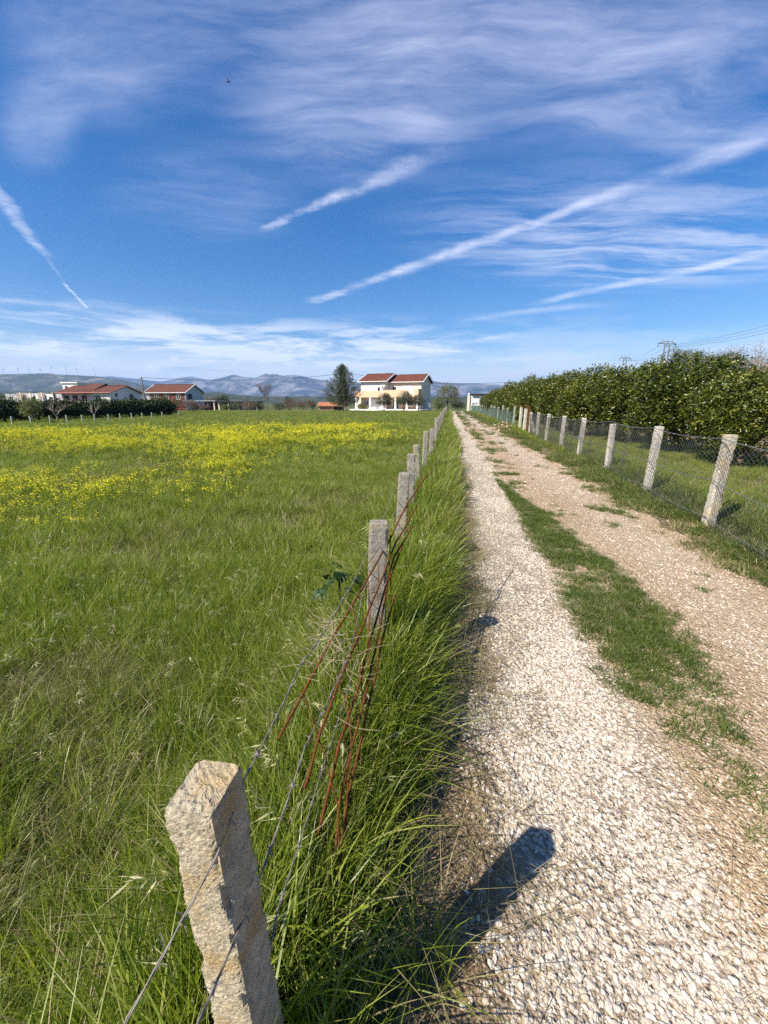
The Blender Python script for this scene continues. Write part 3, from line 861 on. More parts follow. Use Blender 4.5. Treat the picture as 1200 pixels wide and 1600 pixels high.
for i, (px, tp) in enumerate([(19, 577), (41, 577), (58, 577), (76, 577), (92, 576), (114, 576), (131, 576), (157, 577)]):
    Y = 3000; x = .001574 * (px - 600) * Y
    base = np.interp(px, [0, 40, 85, 100, 130, 165], [586, 585, 584, 586, 587, 589]); z0 = EYE + (630 - base) * .001517 * Y - 14; z1 = EYE + (630 - tp) * .001517 * Y
    o = empty('wind_turbine', (x, Y - 6, z0), 0, 'white wind turbine on the hill crest, %s from the left' % ORD[i], 'wind turbine', 'wind turbines along the hill crest')
    h = z1 - z0
    MB().tube([(0, 0, 0), (0, 0, h)], [2.3, 1.4], 8).build('tower', turb_white, o)
    MB().box((-1.4, -3.5, h - 1.2), (1.4, 3.5, h + 1.4)).build('nacelle', turb_white, o)
    a0 = i * .7
    for k in range(3):
        a = a0 + k * 2.094
        MB().tube([(0, -4, h), (5 * math.cos(a), -4, h + 5 * math.sin(a)), (21 * math.cos(a), -4, h + 21 * math.sin(a))], [1.0, 1.5, .4], 5).build('blade', turb_white, o)

# a bird high on the left
bp = at(357, 128, 55)
bird = MB()
bird.tube([(-.16, 0, 0), (-.06, 0, .01), (.1, 0, .02), (.2, 0, .03)], [.015, .05, .045, .01], 6)
bird.add([(-.02, .04, .02), (.08, .04, .02), (.02, .38, .12), (-.06, .30, .10)], [(0, 1, 2, 3)])
bird.add([(-.02, -.04, .02), (.08, -.04, .02), (.02, -.38, .12), (-.06, -.30, .10)], [(3, 2, 1, 0)])
bird.add([(-.14, .02, .0), (-.14, -.02, .0), (-.26, -.05, .0), (-.26, .05, .0)], [(0, 1, 2, 3)])
tag(bird.build('bird', dark_frame, None, loc=bp), 'tiny dark bird flying high in the blue sky at upper left', 'bird')


# ------------------------------------------------------------------ trees
def leaves(centres, size, per, spread, seed, aspect=.42, droop=.2, tlow=None, upbias=.2):
    """leaf-shaped faces (two triangles bent along the midrib) in sprigs around the given centres"""
    r = np.random.default_rng(seed)
    n = len(centres) * per
    c = np.repeat(centres, per, 0) + r.normal(0, spread, (n, 3))
    d = r.normal(0, 1, (n, 3)); d[:, 2] = d[:, 2] * .6 + upbias; d /= np.linalg.norm(d, axis=1, keepdims=True)
    s = np.cross(d, r.normal(0, 1, (n, 3))); s /= np.linalg.norm(s, axis=1, keepdims=True)
    nn = np.cross(d, s)
    L = size * r.uniform(.6, 1.25, (n, 1)); w = L * aspect
    p0 = c; p1 = c + d * L * .5 + s * w * .5 + nn * L * .06; p2 = c + d * L - nn * L * droop; p3 = c + d * L * .5 - s * w * .5 + nn * L * .06
    v = np.stack([p0, p1, p2, p3], 1).reshape(-1, 3)
    i = np.arange(n)[:, None] * 4
    f = np.concatenate([i + [0, 1, 2], i + [0, 2, 3]], 0)
    sprig = np.repeat(r.random(len(centres)), per)
    t = np.repeat(np.clip(sprig * .6 + r.random(n) * .4, 0, 1), 4)
    return v, f, t


def crown_points(n, R, hc, lumps, seed, shell=.75, flat=1.0, bottom=-.9):
    """points spread through a lumpy crown, thicker near its skin"""
    r = np.random.default_rng(seed)
    out = []
    L = [(np.array((0, 0, hc)), np.array((R * .8, R * .8, hc * .8)))]
    for _ in range(lumps):
        a = r.uniform(0, 2 * math.pi); e = r.uniform(-.5, 1)
        q = np.array((math.cos(a) * math.cos(e) * R * .6, math.sin(a) * math.cos(e) * R * .6, hc + math.sin(e) * hc * .62 * flat))
        rr_ = R * r.uniform(.26, .46)
        L.append((q, np.array((rr_, rr_, rr_ * .9))))
    w = np.array([np.prod(l[1]) ** (2 / 3) for l in L]); w[0] *= .9; w /= w.sum()
    ks = r.choice(len(L), n, p=w)
    d = r.normal(0, 1, (n, 3)); d /= np.linalg.norm(d, axis=1, keepdims=True)
    rad = np.where(r.random(n) < shell, r.uniform(.86, 1.06, n), r.uniform(.3, .9, n))
    C = np.array([l[0] for l in L])[ks]; E_ = np.array([l[1] for l in L])[ks]
    p = C + d * E_ * rad[:, None]
    p[:, 2] = np.maximum(p[:, 2], .12 + .25 * r.random(n))
    return p


def trunk_mesh(h, r0, R, hc, seed, nb=7, m=bark):
    r = random.Random(seed); mb = MB()
    mb.tube([(0, 0, -.05), (.03, .02, h * .5), (0, .03, h)], [r0 * 1.2, r0, r0 * .8], 7)
    for i in range(nb):
        a = i * 2.4 + r.random(); e = R * r.uniform(.5, .85)
        p1_ = (math.cos(a) * e * .4, math.sin(a) * e * .4, h + (hc - h) * .6)
        mb.tube([(0, 0, h * .9), p1_, (math.cos(a) * e, math.sin(a) * e, hc * r.uniform(.9, 1.5))], [r0 * .6, r0 * .4, r0 * .12], 5)
    return mb.mesh('trunk', m, True)


def foliage_mesh(name, pts, size, per, spread, m, seed, aspect=.42):
    v, f, t = leaves(pts, size, per, spread, seed, aspect)
    return npmesh(name, v, f, m, tint=t)


# citrus row on the right: three kinds of crown, shared among the trees
cit = []
for k in range(3):
    pts = crown_points(3200, 1.68, 1.55, 15, 40 + k, shell=.85)
    cit.append((foliage_mesh('foliage', pts, .112, 8, .07, citrus_leaf, 60 + k, .42), trunk_mesh(.5, .09, 1.5, 1.5, k)))
Ys = [4.4, 7.2, 10.0, 12.9, 15.8, 18.8, 21.9, 25.0, 28.2, 31.4, 34.8, 38.2, 41.8, 45.5, 49.5, 53.5, 57.5, 62, 66.5, 71]
hts = [.72, .74, .80, 1.0, 1.10, 1.00, 1.08, 1.12, 1.06, 1.12, 1.08, 1.1, 1.06, 1.1, 1.05, 1.02, 1.0, .95, .9, .8]
for i, (y, s_) in enumerate(zip(Ys, hts)):
    x = float(roadx(y)) + 7.5 + .25 * math.sin(i * 2.1) - min(1.2, max(0, (y - 10) * .1))
    o = empty('citrus_tree', (x, y, float(H(x, y))), i * 1.7, 'glossy-leaved evergreen citrus tree in the orchard row, %s from the camera' % ORD[i], 'tree', 'citrus trees in the row beyond the right fence')
    f_ = link('foliage', cit[i % 3][0], o); f_['kind'] = 'stuff'
    link('trunk', cit[i % 3][1], o)
    s_ *= 1.02 + .07 * math.sin(i * 4.1 + 1)
    o.scale = (s_ * (1.0 + .08 * math.sin(i * 3.3)), s_ * .98, s_)

# dark hedge trees beyond the meadow on the left
hd = []
for k in range(3):
    pts = crown_points(520, 1.25, .95, 9, 80 + k, shell=.7)
    hd.append((foliage_mesh('foliage', pts, .17, 7, .12, hedge_leaf, 90 + k, .5), trunk_mesh(.35, .07, .9, .9, 20 + k)))
hp0 = np.array((-36.5, 31.5)); hp1 = np.array((-25.5, 53.0))
nH = 17
hA = np.array(gr(-60, 664)); hB = np.array(gr(283, 650))
for i in range(nH):
    t = i / (nH - 1); p = hA * (1 - t) + hB * t
    dirv = (hB - hA) / np.linalg.norm(hB - hA); nrm = np.array((-dirv[1], dirv[0]))
    p = p + nrm * 2.3 + nrm * .25 * math.sin(i * 1.9)
    o = empty('hedge_tree', (p[0], p[1], float(H(p[0], p[1]))), i * 2.3, 'dark rounded evergreen in the hedge row across the meadow, %s from the left' % ORD[i], 'tree', 'dark evergreens of the hedge across the meadow')
    f_ = link('foliage', hd[i % 3][0], o); f_['kind'] = 'stuff'; link('trunk', hd[i % 3][1], o)
    s_ = .98 + .08 * math.sin(i * 2.7) + .18 * t
    o.scale = (s_ * 1.12, s_ * 1.12, s_)


def bare_tree(name, loc, h, seed, label, m=bark_pale, levels=5, leafm=None, group=None, spread=.55, nleaf=0, lsize=.12, r0=None, low=.25, cat='tree'):
    r = random.Random(seed); mb = MB(); tips = []
    def grow(p, d, L, rad, lev):
        q = p + d * L * .5 + Vector((r.gauss(0, .05), r.gauss(0, .05), 0)) * L; e = p + d * L
        mb.tube([p, q, e], [rad, rad * .8, rad * .62], 5 if lev < 2 else 3, cap=False)
        if lev >= levels: tips.append(e); return
        if lev > 1: tips.append(e)
        for i in range(2 if lev else 4):
            a = r.uniform(0, 6.28); nd = (d + Vector((math.cos(a), math.sin(a), r.uniform(-.1, .5))) * spread).normalized()
            grow(e, nd, L * r.uniform(.62, .85), rad * .6, lev + 1)
        if lev and r.random() < .6: grow(q, (d + Vector((r.gauss(0, 1), r.gauss(0, 1), .3)) * .5).normalized(), L * .6, rad * .5, lev + 1)
    grow(Vector((0, 0, -.05)), Vector((0, 0, 1)), h * low, r0 or h * .022, 0)
    zmax = max(v[2] for v in mb.v); k = h / zmax; mb.v = [(a * k, b_ * k, c * k) for a, b_, c in mb.v]
    o = empty(name, loc, 0, label, cat, group)
    mb.build('branches', m, o)
    if leafm:
        rr_ = np.random.default_rng(seed); tp = np.array([tuple(t) for t in tips]) * k
        sel = tp[rr_.integers(0, len(tp), nleaf)]
        f_ = link('foliage', foliage_mesh('foliage', sel, lsize, 4, lsize * 1.6, leafm, seed, .4), o); f_['kind'] = 'stuff'
    return o


def leafy(name, px, Y, h, R, label, m, seed, n=900, size=.16, group=None, trunk=.4, cat='tree', zc=.55, lumps=9, bk=bark):
    x, y, _ = hloc(px, Y)
    o = empty(name, (x, y, -.03), seed, label, cat, group)
    pts = crown_points(n, R, h * zc, lumps, seed, shell=.7)
    pts[:, 2] = np.maximum(pts[:, 2], h * trunk * np.random.default_rng(seed).uniform(.8, 1.2, n)) if trunk else pts[:, 2]
    f_ = link('foliage', foliage_mesh('foliage', pts, size, 6, size * .8, m, seed), o); f_['kind'] = 'stuff'
    link('trunk', trunk_mesh(h * max(trunk, .25), h * .03, R * .7, h * .6, seed, m=bk), o)
    return o


# conifer: whorls of drooping then upturned boughs carrying needle tufts
def conifer(px, Y, h, R, label):
    r = np.random.default_rng(5); pts = []; mb = MB()
    mb.tube([(0, 0, 0), (0, 0, h * .97)], [.16, .02], 7)
    br = MB()
    for i in range(260):
        z = h * (.13 + .85 * (i / 260) ** .9); a = i * 2.399 + r.normal(0, .2)
        f_ = (1 - (z / h)) ** .75
        L = R * min(1.0, 1.35 * f_) * r.uniform(.75, 1.15)
        if z < h * .25: L *= .8 + (z / h - .12) * 1.4
        dirv = np.array((math.cos(a), math.sin(a), 0))
        p0 = np.array((0, 0, z)); p1_ = p0 + dirv * L * .6 + (0, 0, -.05 * L); p2_ = p0 + dirv * L + (0, 0, .22 * L)
        br.tube([p0, p1_, p2_], [.03, .018, .006], 3, cap=False)
        k = int(8 + 20 * L / R)
        for t in r.uniform(.25, 1.05, k):
            q = (p0 * (1 - t) + p1_ * t) if t < .6 else p1_ + (p2_ - p1_) * (t - .6) / .4
            pts.append(q + r.normal(0, .10, 3))
    pts.append(np.array((0, 0, h)))
    o = empty('conifer', hloc(px, Y), 0, label, 'tree')
    v, f, t = leaves(np.array(pts), .22, 6, .07, 8, .22, 0, upbias=.9)
    q = link('foliage', npmesh('foliage', v, f, pine_leaf, tint=t), o); q['kind'] = 'stuff'
    mb.build('trunk', bark, o); br.build('boughs', bark, o)


conifer(536, 80, 8.8, 3.7, 'tall dark conical conifer left of the two-storey house')
og = 'round olive trees in front of the house'
leafy('olive_tree', 600, 82, 3.6, 1.75, 'grey-green round olive tree in front of the garage, leftmost of three', olive_leaf, 301, 1100, .14, og, .42, lumps=7)
leafy('olive_tree', 631, 80, 4.0, 1.95, 'largest grey-green olive tree before the balcony, middle of three', olive_leaf, 302, 1300, .14, og, .42, lumps=8)
leafy('olive_tree', 654, 83, 3.5, 1.35, 'small olive tree near the right end of the house, rightmost of three', olive_leaf, 303, 800, .14, og, .42, lumps=6)
leafy('willow_tree', 699, 86, 6.0, 2.6, 'loose pale green tree just left of the lane end', willow_leaf, 31, 620, .24, trunk=0, zc=.52, lumps=14)
leafy('shrub', 686, 85, 2.6, 1.7, 'pale green shrub left of the loose tree at the lane end', spring_leaf, 311, 500, .17, trunk=0, cat='shrub')
leafy('shrub', 715, 90, 2.2, 2.0, 'olive brown bush right of the tree at the lane end', olive_leaf, 312, 500, .17, trunk=0, cat='shrub')
bare_tree('bare_tree', hloc(418, 96), 6.6, 33, 'slim nearly leafless tree standing alone before the mountains', bark, 6, brown_leaf, spread=.42, nleaf=500, lsize=.12, low=.26)
for i, (px, Y, h, R, m_, lb) in enumerate([
    (452, 92, 2.7, 2.0, brown_leaf, 'brown budding bush right of the bare tree'),
    (474, 95, 2.3, 1.8, brown_leaf, 'reddish brown leafless bush beside the orange shed'),
    (436, 90, 1.7, 1.6, olive_leaf, 'low green bush under the bare tree'),
    (487, 97, 2.6, 1.2, brown_leaf, 'thin brown bush rising behind the orange shed'),
    (451, 99, 3.3, 1.0, hedge_leaf, 'small dark green tree top behind the brown bush'),
    (370, 92, 1.9, 1.7, olive_leaf, 'tangled vine bush on the open shed, left one'),
    (388, 91, 2.1, 1.7, brown_leaf, 'brown vine bush covering the open shed'),
    (404, 93, 1.8, 1.5, olive_leaf, 'green bush at the right end of the open shed'),
    (352, 90, 1.3, 1.0, spring_leaf, 'bright green low bush before the shed posts'),
    (318, 88, 1.2, 1.2, brown_leaf, 'pale brown low bush before the red porch'),
    (272, 68, 3.0, 2.3, olive_leaf, 'large grey-green bush at the right end of the hedge'),
    (250, 66, 3.0, 1.9, olive_leaf, 'grey-green bushy tree under the wooden pole'),
    (300, 74, 2.4, 1.5, brown_leaf, 'brown thicket right of the big grey-green bush'),
    (28, 78, 2.6, 4.0, brown_leaf, 'brown scrub behind the hedge at the far left edge'),
    (90, 130, 5.0, 3.6, spring_leaf, 'green bushes behind the roofless block building'),
    (8, 100, 3.8, 3.2, olive_leaf, 'dull green tree at the far left edge before the hills'),
    (566, 92, 1.6, 1.3, spring_leaf, 'small light green bush between conifer and house'),
    (520, 96, 2.0, 1.8, olive_leaf, 'green bush half hidden behind the conifer')]):
    leafy('bush', px, Y, h, R, lb, m_, 400 + i, 420, .16 if Y < 100 else .22, trunk=0, cat='bush', zc=.5)
hx_, hy_ = gr(46, 663)
leafy('small_tree', 46, 33.5, 2.0, .9, 'light green young tree in front of the dark hedge at far left', spring_leaf, 501, 300, .14, trunk=.35)
bare_tree('bare_shrub', hloc(84, 35.5), 2.0, 52, 'pale grey leafless shrub in front of the dark hedge', bark_pale, 5, spread=.7, low=.14, cat='shrub')
bare_tree('bare_shrub', hloc(144, 38.5), 1.8, 53, 'thin pale leafless sapling near the middle of the dark hedge', bark_pale, 4, spread=.5, low=.2, cat='shrub')
for i, (px, top, Y, lf) in enumerate([(1084, 548, 44, 1), (1112, 550, 46, 1), (1150, 543, 44, 0), (1184, 541, 42, 0), (1225, 545, 44, 0)]):
    h = at(px, top - 6, Y).z
    bare_tree('roadside_tree', hloc(px, Y), h, 70 + i, ['small-leaved grey-green tree behind the orchard, left one of two', 'small-leaved grey-green tree behind the orchard, right one of two', 'bare twiggy tree behind the orchard, left of the last ones', 'bare twiggy tree behind the orchard near the red roof', 'bare twiggy tree at the right edge behind the orchard'][i],
              bark_pale, 6, olive_leaf if lf else brown_leaf, spread=.62, nleaf=2600 if lf else 500, lsize=.13, low=.2)
# trees closing the far edge of the fields
r_ = random.Random(3)
for i in range(12):
    px = [-40, 330, 345, 770, 800, 830, 870, 915, 1010, 1060, 1120, 1290][i]; Y = 140 + r_.random() * 60
    leafy('distant_tree', px, Y, r_.uniform(3, 4.6), r_.uniform(2.6, 4), 'far dull green tree beyond the fields, %s from the left' % ORD[i], [olive_leaf, brown_leaf, hedge_leaf][i % 3], 600 + i, 260, .4, 'far trees on the plain', trunk=0, zc=.5)


# ------------------------------------------------------------------ posts
def post_mesh(w, h, seg, nz, rough, m, seed, d=None, wear=1.0):
    """square cast post with worn, chipped arrises and a rough skin"""
    d = d or w
    r = np.random.default_rng(seed)
    k = seg; ring = []
    for i in range(k): ring.append((-1 + 2 * i / k, -1))
    for i in range(k): ring.append((1, -1 + 2 * i / k))
    for i in range(k): ring.append((1 - 2 * i / k, 1))
    for i in range(k): ring.append((-1, 1 - 2 * i / k))
    ring = np.array(ring); n = len(ring)
    zs = np.linspace(-.25, h, nz)
    V = []
    for z in zs:
        q = ring.copy()
        rad = np.maximum(np.abs(q[:, 0]), np.abs(q[:, 1])); cor = np.minimum(np.abs(q[:, 0]), np.abs(q[:, 1]))
        s_ = 1 - .05 * sm(cor, .72, 1.0)
        chip = np.clip(fbm(q[:, 0] * 1.5 + z * 17 + seed, q[:, 1] * 1.5 + z * 13, 3, seed) - .52, 0, 1) * sm(cor, .6, 1.0) * .75 * wear
        topc = sm(z, h - .012, h) * .05
        s_ = s_ - chip - topc
        fr = 190 if nz > 300 else 70
        nzv = (fbm(q[:, 0] * w * fr * .5 + 9, z * fr + q[:, 1] * w * fr * .5, 4, seed + 1) - .5) * rough / (w / 2)
        s_ = s_ + nzv
        V.append(np.stack([q[:, 0] * s_ * w / 2, q[:, 1] * s_ * d / 2, np.full(n, z)], 1))
    V = np.concatenate(V)
    F_ = []
    for j in range(nz - 1):
        for i in range(n): F_.append((j * n + i, j * n + (i + 1) % n, (j + 1) * n + (i + 1) % n, (j + 1) * n + i))
    # rough top: concentric rings to the centre
    base = (nz - 1) * n; prev = base; cur = V[base:base + n]
    for j in range(1, 15):
        s_ = 1 - j / 15
        q = cur * [s_, s_, 1]; q[:, 2] = h + (fbm(q[:, 0] * 110, q[:, 1] * 110, 4, seed + 2) - .5) * rough * 3.0
        o = len(V); V = np.concatenate([V, q])
        for i in range(n): F_.append((prev + i, prev + (i + 1) % n, o + (i + 1) % n, o + i))
        prev = o
    o = len(V); V = np.concatenate([V, [[0, 0, h + .004]]])
    me = bpy.data.meshes.new('concrete_post')
    me.from_pydata([tuple(v) for v in V], [], F_ + [(prev + i, prev + (i + 1) % n, o) for i in range(n)])
    me.materials.append(m); me.shade_smooth() if False else None
    return me


# left fence
GL = 'old concrete posts of the left fence'
pxs = [(315, 1215), (583, 803), (625, 730), (642, 703), (656, 686), (667, 675)]
Lp = [Vector((-.258, .490, 0)), Vector((-.065, 2.10, 0)), Vector((.15, 3.73, 0)), Vector((.36, 5.22, 0)), Vector((.60, 6.85, 0)), Vector((.87, 8.48, 0))]
while Lp[-1].y < 78:
    y = Lp[-1].y + (1.75 if Lp[-1].y < 14 else 2.35); Lp.append(Vector((float(roadx(y)) - .66, y, 0)))
pm0 = post_mesh(.084, 1.0, 22, 420, .0040, conc_near, 3, d=.094)
pml = [post_mesh(.105, 1.01, 7, 60, .003, conc_old, 20 + k, wear=1.2) for k in range(4)]
tops = []
for i, p in enumerate(Lp):
    z0 = float(H(p.x, p.y))
    near = i == 0
    r = random.Random(i)
    lab = ('nearest squat concrete post with orange lichen, in the foreground at lower left' if near else
           'weathered grey concrete post of the left fence, %s from the camera' % ORD[i]) if i < len(ORD) else 'tiny farthest grey post at the end of the left fence'
    o = link('concrete_post', pm0 if near else pml[i % 4]); tag(o, lab, 'fence post', GL)
    o.location = (p.x, p.y, 0 if near else z0)
    o.rotation_euler = (0, math.radians(-1.5), math.radians(-8)) if near else (math.radians(r.uniform(-2, 2)), math.radians(r.uniform(-3, 3)), r.uniform(-.12, .12))
    if i == 0: o.rotation_euler = (math.radians(0), math.radians(-2.0), math.radians(-9))
    sc_ = 1.0 if i < 4 else r.uniform(.9, 1.06)
    o.scale = (1, 1, sc_)
    tops.append(1.01 * sc_)


def barbed(name, pts, label, group, r=.0012, step=.12, barb_until=6.0, m=barb_m, ext=None):
    """two twisted strands; the nearer barbs are pieces of their own"""
    P0 = [Vector(p) for p in pts]; path = []
    for a, b_ in zip(P0[:-1], P0[1:]):
        n = max(2, int((b_ - a).length / (.012 if a.y < 3 else .06 if a.y < 9 else .4)))
        for i in range(n):
            t = i / n; q = a.lerp(b_, t); sag = min(.05, .02 * (b_ - a).length); q.z -= 4 * sag * t * (1 - t); path.append(q)
    path.append(P0[-1])
    mb = MB(); s1, s2 = [], []; ph = 0; last = path[0]
    for q in path:
        ph += (q - last).length / .05 * math.pi; last = q
        rr_ = r * .9 + max(0, q.y) * .00008
        off = Vector((math.cos(ph), 0, math.sin(ph))) * rr_
        s1.append(q + off); s2.append(q - off)
    rad = [r + max(0, q.y) * .00022 for q in path]
    mb.tube(s1, rad, 4, False); mb.tube(s2, rad, 4, False)
    o = mb.build(name, m, None, True); tag(o, label, 'wire', group)
    bm_ = MB()
    for k in range(4):
        a = k * 1.6 + .3; d = Vector((math.cos(a) * .9, .4 * (-1) ** k, math.sin(a))).normalized() * .016
        bm_.tube([Vector((0, -.004 + .003 * k, 0)), Vector((0, -.004 + .003 * k, 0)) + d], [.0012, .0005], 4)
    bm_.tube([(0, -.007, 0), (0, .007, 0)], r * 2.6, 6)
    bme = bm_.mesh('barb', m)
    acc = .03; last = path[0]; cnt = 0
    for q in path:
        acc += (q - last).length; last = q
        if acc > step and q.y < barb_until and cnt < 70:
            b_ = link('barb', bme, o, q, (random.Random(cnt).uniform(-.4, .4), random.Random(cnt + 5).uniform(0, 6), 0)); acc = 0; cnt += 1
    return o


def run(pre, z, side=-.058, jit=.03, seed=1):
    r = random.Random(seed)
    return pre + [(p.x + side, p.y, z + r.uniform(-jit, jit) + float(H(p.x, p.y))) for p in Lp[1:30]]


GW = 'barbed wire strands of the left fence'
barbed('barbed_wire', run([(-.56, -.25, .42), (-.40, .12, .70), (-.328, .31, .842), (-.257, .44, .93), (-.246, .53, .965), (-.235, .93, .895), (-.17, 1.45, .825)], .80, seed=1), 'top strand of barbed wire draped over the nearest left post', GW)
barbed('barbed_wire', run([(-.42, -.30, .60), (-.30, .20, .76), (-.249, .33, .795), (-.243, .56, .70), (-.20, .80, .76), (-.14, 1.4, .62)], .56, seed=2), 'middle strand of barbed wire crossing the face of the nearest left post', GW)
barbed('barbed_wire', run([(-.36, -.30, .34), (-.27, .30, .47), (-.243, .47, .48), (-.235, .60, .52), (-.2, .95, .48)], .34, seed=3), 'lowest strand of barbed wire near the base of the left posts', GW)


# rusty lattice of reinforcing rods leaning by the second post
rl = empty('rusty_rod_lattice', (0, 0, 0), 0, 'rusty reinforcing rods tied in a loose lattice leaning by the second left post', 'metal rods')
def crv(pts): return [at(*p) for p in pts]
def rod(pts, r, name='rod'):
    P0 = crv(pts); out = []
    for a, b_ in zip(P0[:-1], P0[1:]):
        for i in range(10): out.append(a.lerp(b_, i / 10))
    out.append(P0[-1])
    return MB().tube([p + Vector((math.sin(i * .5) * .0012, 0, math.cos(i * .37) * .0012)) for i, p in enumerate(out)], r, 7).build(name, rust, rl, True)
rod([(434, 1156, 1.075), (520, 996, 1.44), (574, 906, 1.80), (612, 837, 2.25), (637, 785, 2.6), (668, 742, 3.0)], .0052)
rod([(476, 1232, .98), (499, 1149, 1.08), (529, 1068, 1.26), (568, 975, 1.55), (592, 915, 1.83), (618, 849, 2.2), (652, 790, 2.65)], .0052)
rod([(497, 1301, .91), (508, 1260, .95), (529, 1167, 1.09), (562, 1065, 1.33), (583, 984, 1.58), (616, 870, 2.15), (645, 822, 2.55)], .0052)
rod([(520, 1372, .85), (530, 1260, .97), (544, 1191, 1.08), (568, 1098, 1.27), (592, 990, 1.62), (606, 910, 2.0), (630, 850, 2.4)], .005)
rod([(526, 1412, .82), (545, 1240, 1.0), (572, 1119, 1.25), (590, 1040, 1.45), (602, 980, 1.7), (618, 930, 2.0)], .0045)
rod([(472, 1080, 1.24), (499, 1155, 1.08), (514, 1205, 1.01), (528, 1262, .96), (530, 1330, .88)], .0024, 'tie_wire')
rod([(532, 1068, 1.27), (547, 1128, 1.16), (549, 1180, 1.07), (540, 1260, .97), (524, 1400, .83)], .0024, 'tie_wire')
rod([(551, 951, 1.6), (557, 990, 1.5), (563, 1040, 1.38), (566, 1100, 1.27)], .0024, 'tie_wire')
rod([(575, 905, 1.84), (577, 960, 1.66), (575, 1010, 1.5)], .0024, 'tie_wire')
rod([(609, 835, 2.25), (609, 880, 2.1), (611, 940, 1.95)], .003, 'tie_wire')
rod([(577, 930, 1.85), (580, 985, 1.75), (576, 1040, 1.62)], .002, 'tie_wire')
rod([(592, 880, 2.0), (590, 930, 1.9), (594, 1000, 1.7), (588, 1060, 1.55)], .0022, 'tie_wire')
rod([(640, 790, 2.5), (618, 812, 2.3), (598, 850, 2.1), (560, 900, 1.8)], .0016, 'tie_wire')
rod([(560, 935, 1.7), (585, 925, 1.8), (612, 932, 1.9)], .0016, 'tie_wire')
rod([(522, 1075, 1.28), (545, 1090, 1.22), (572, 1085, 1.3)], .0016, 'tie_wire')

# dry tangle caught in the rods
dt = MB(); r = random.Random(11); c0 = at(523, 1010, 1.38)
for i in range(75):
    a = Vector((r.gauss(0, .05), r.gauss(0, .10), r.gauss(0, .035))) + c0; d = Vector((r.gauss(0, 1), r.gauss(0, 1.3), r.gauss(0, .6))).normalized() * r.uniform(.05, .17)
    k = Vector((r.gauss(0, .025), r.gauss(0, .025), r.gauss(0, .025)))
    dt.tube([a, a + d * .35 + k, a + d * .7 + k * .6, a + d], [.0010, .0009, .0007, .0003], 4)
tag(dt.build('dry_weed_tangle', twig), 'tangle of dry pale stems caught on the rusty rods', 'dry weeds')

# broad dark leaves left of the second post
dk = empty('dock_plant', (0, 0, 0), 0, 'clump of broad crinkled dark green leaves left of the second post', 'plant')
r = random.Random(5); c0 = at(530, 902, 2.5)
for i in range(16):
    a = i * .75 + r.random() * .5; L = r.uniform(.055, .10); c1 = c0 + Vector((r.gauss(0, .07), r.gauss(0, .07), r.gauss(0, .035)))
    d = Vector((math.cos(a), math.sin(a), r.uniform(-.1, .4))).normalized(); s_ = d.cross(Vector((0, 0, 1))).normalized()
    vs, fs = [], []
    for j in range(7):
        t = j / 6; w = .026 * math.sin(math.pi * min(1, t * .93 + .05)) ** .7 * (1 + .25 * math.sin(j * 2.7))
        p = c1 + d * L * t + Vector((0, 0, -.06 * t * t))
        vs += [p - s_ * w + Vector((0, 0, .012 * math.sin(j * 3.1))), p, p + s_ * w + Vector((0, 0, .012 * math.cos(j * 2.6)))]
    for j in range(6): fs += [(j * 3, j * 3 + 1, j * 3 + 4, j * 3 + 3), (j * 3 + 1, j * 3 + 2, j * 3 + 5, j * 3 + 4)]
    MB().add(vs, fs).build('leaf', dock_leaf, dk)
MB().tube([(c0.x, c0.y, 0), (c0.x, c0.y, c0.z)], .008, 5).build('stem', dock_leaf, dk)

# right fence
GR = 'pale concrete posts of the right fence'
Rp = [(4.24 + .0, 4.88), (4.72, 7.0)]
Rp = [Vector((4.28, 4.95, 0)), Vector((4.76, 6.95, 0)), Vector((5.36, 9.35, 0)), Vector((5.80, 11.7, 0)), Vector((6.25, 14.0, 0)), Vector((6.62, 16.2, 0)), Vector((6.98, 18.2, 0)), Vector((7.38, 20.2, 0))]
# two posts behind the frame edge keep the netting going
Rpre = [Vector((3.15, .6, 0)), Vector((3.72, 2.8, 0))]
rm = [post_mesh(.115, 1.24, 6, 70, .0022, conc_white, 50 + k, wear=.7) for k in range(3)]
rmo = post_mesh(.115, 1.25, 6, 70, .003, concrete('concrete_stained', (.54, .50, .42), .6, .6), 60, wear=1.1)
rmg = [post_mesh(.12, 1.30, 3, 14, .002, conc_green, 70 + k) for k in range(2)]
lean = [(0, 1.3), (0, 1), (1, -1), (0, 1), (-1, 1.5), (1, 0), (0, 0), (1, -1)]
for i, p in enumerate(Rp):
    lab = 'pale concrete post of the right fence, %s from the camera' % ORD[i]
    if i == 0: lab = 'nearest right-hand concrete post, yellow-stained and broken near its foot'
    if i == 1: lab = 'clean white concrete post of the right fence, second from the camera'
    o = link('concrete_post', rmo if i in (0,) else rm[i % 3]); tag(o, lab, 'fence post', GR)
    o.location = (p.x, p.y, float(H(p.x, p.y)) - .03); o.rotation_euler = (math.radians(lean[i][0]), math.radians(lean[i][1]), math.radians(-10)); o.scale = (1, 1, .93 if i == 2 else 1)
for i, (px, Y, s_) in enumerate([(823, 22.0, 1.08), (815.5, 24.4, 1.12)]):
    x = .001574 * (px - 600) * Y
    o = link('gate_post', rm[i]); tag(o, ['bright white gate post by the rusty gate, nearer of the pair', 'bright white gate post past the rusty gate, farther of the pair'][i], 'gate post', 'white gate posts of the right fence')
    o.location = (x, Y, -.03); o.scale = (1.25, 1.25, s_)
o = link('concrete_brace', rm[0]); tag(o, 'slanting pale concrete brace leaning on the post before the gate', 'brace'); o.location = (7.62, 20.0, -.05); o.rotation_euler = (math.radians(-14), math.radians(-14), 0); o.scale = (1, 1, .85)
FR = []
y = 29.0; i = 0
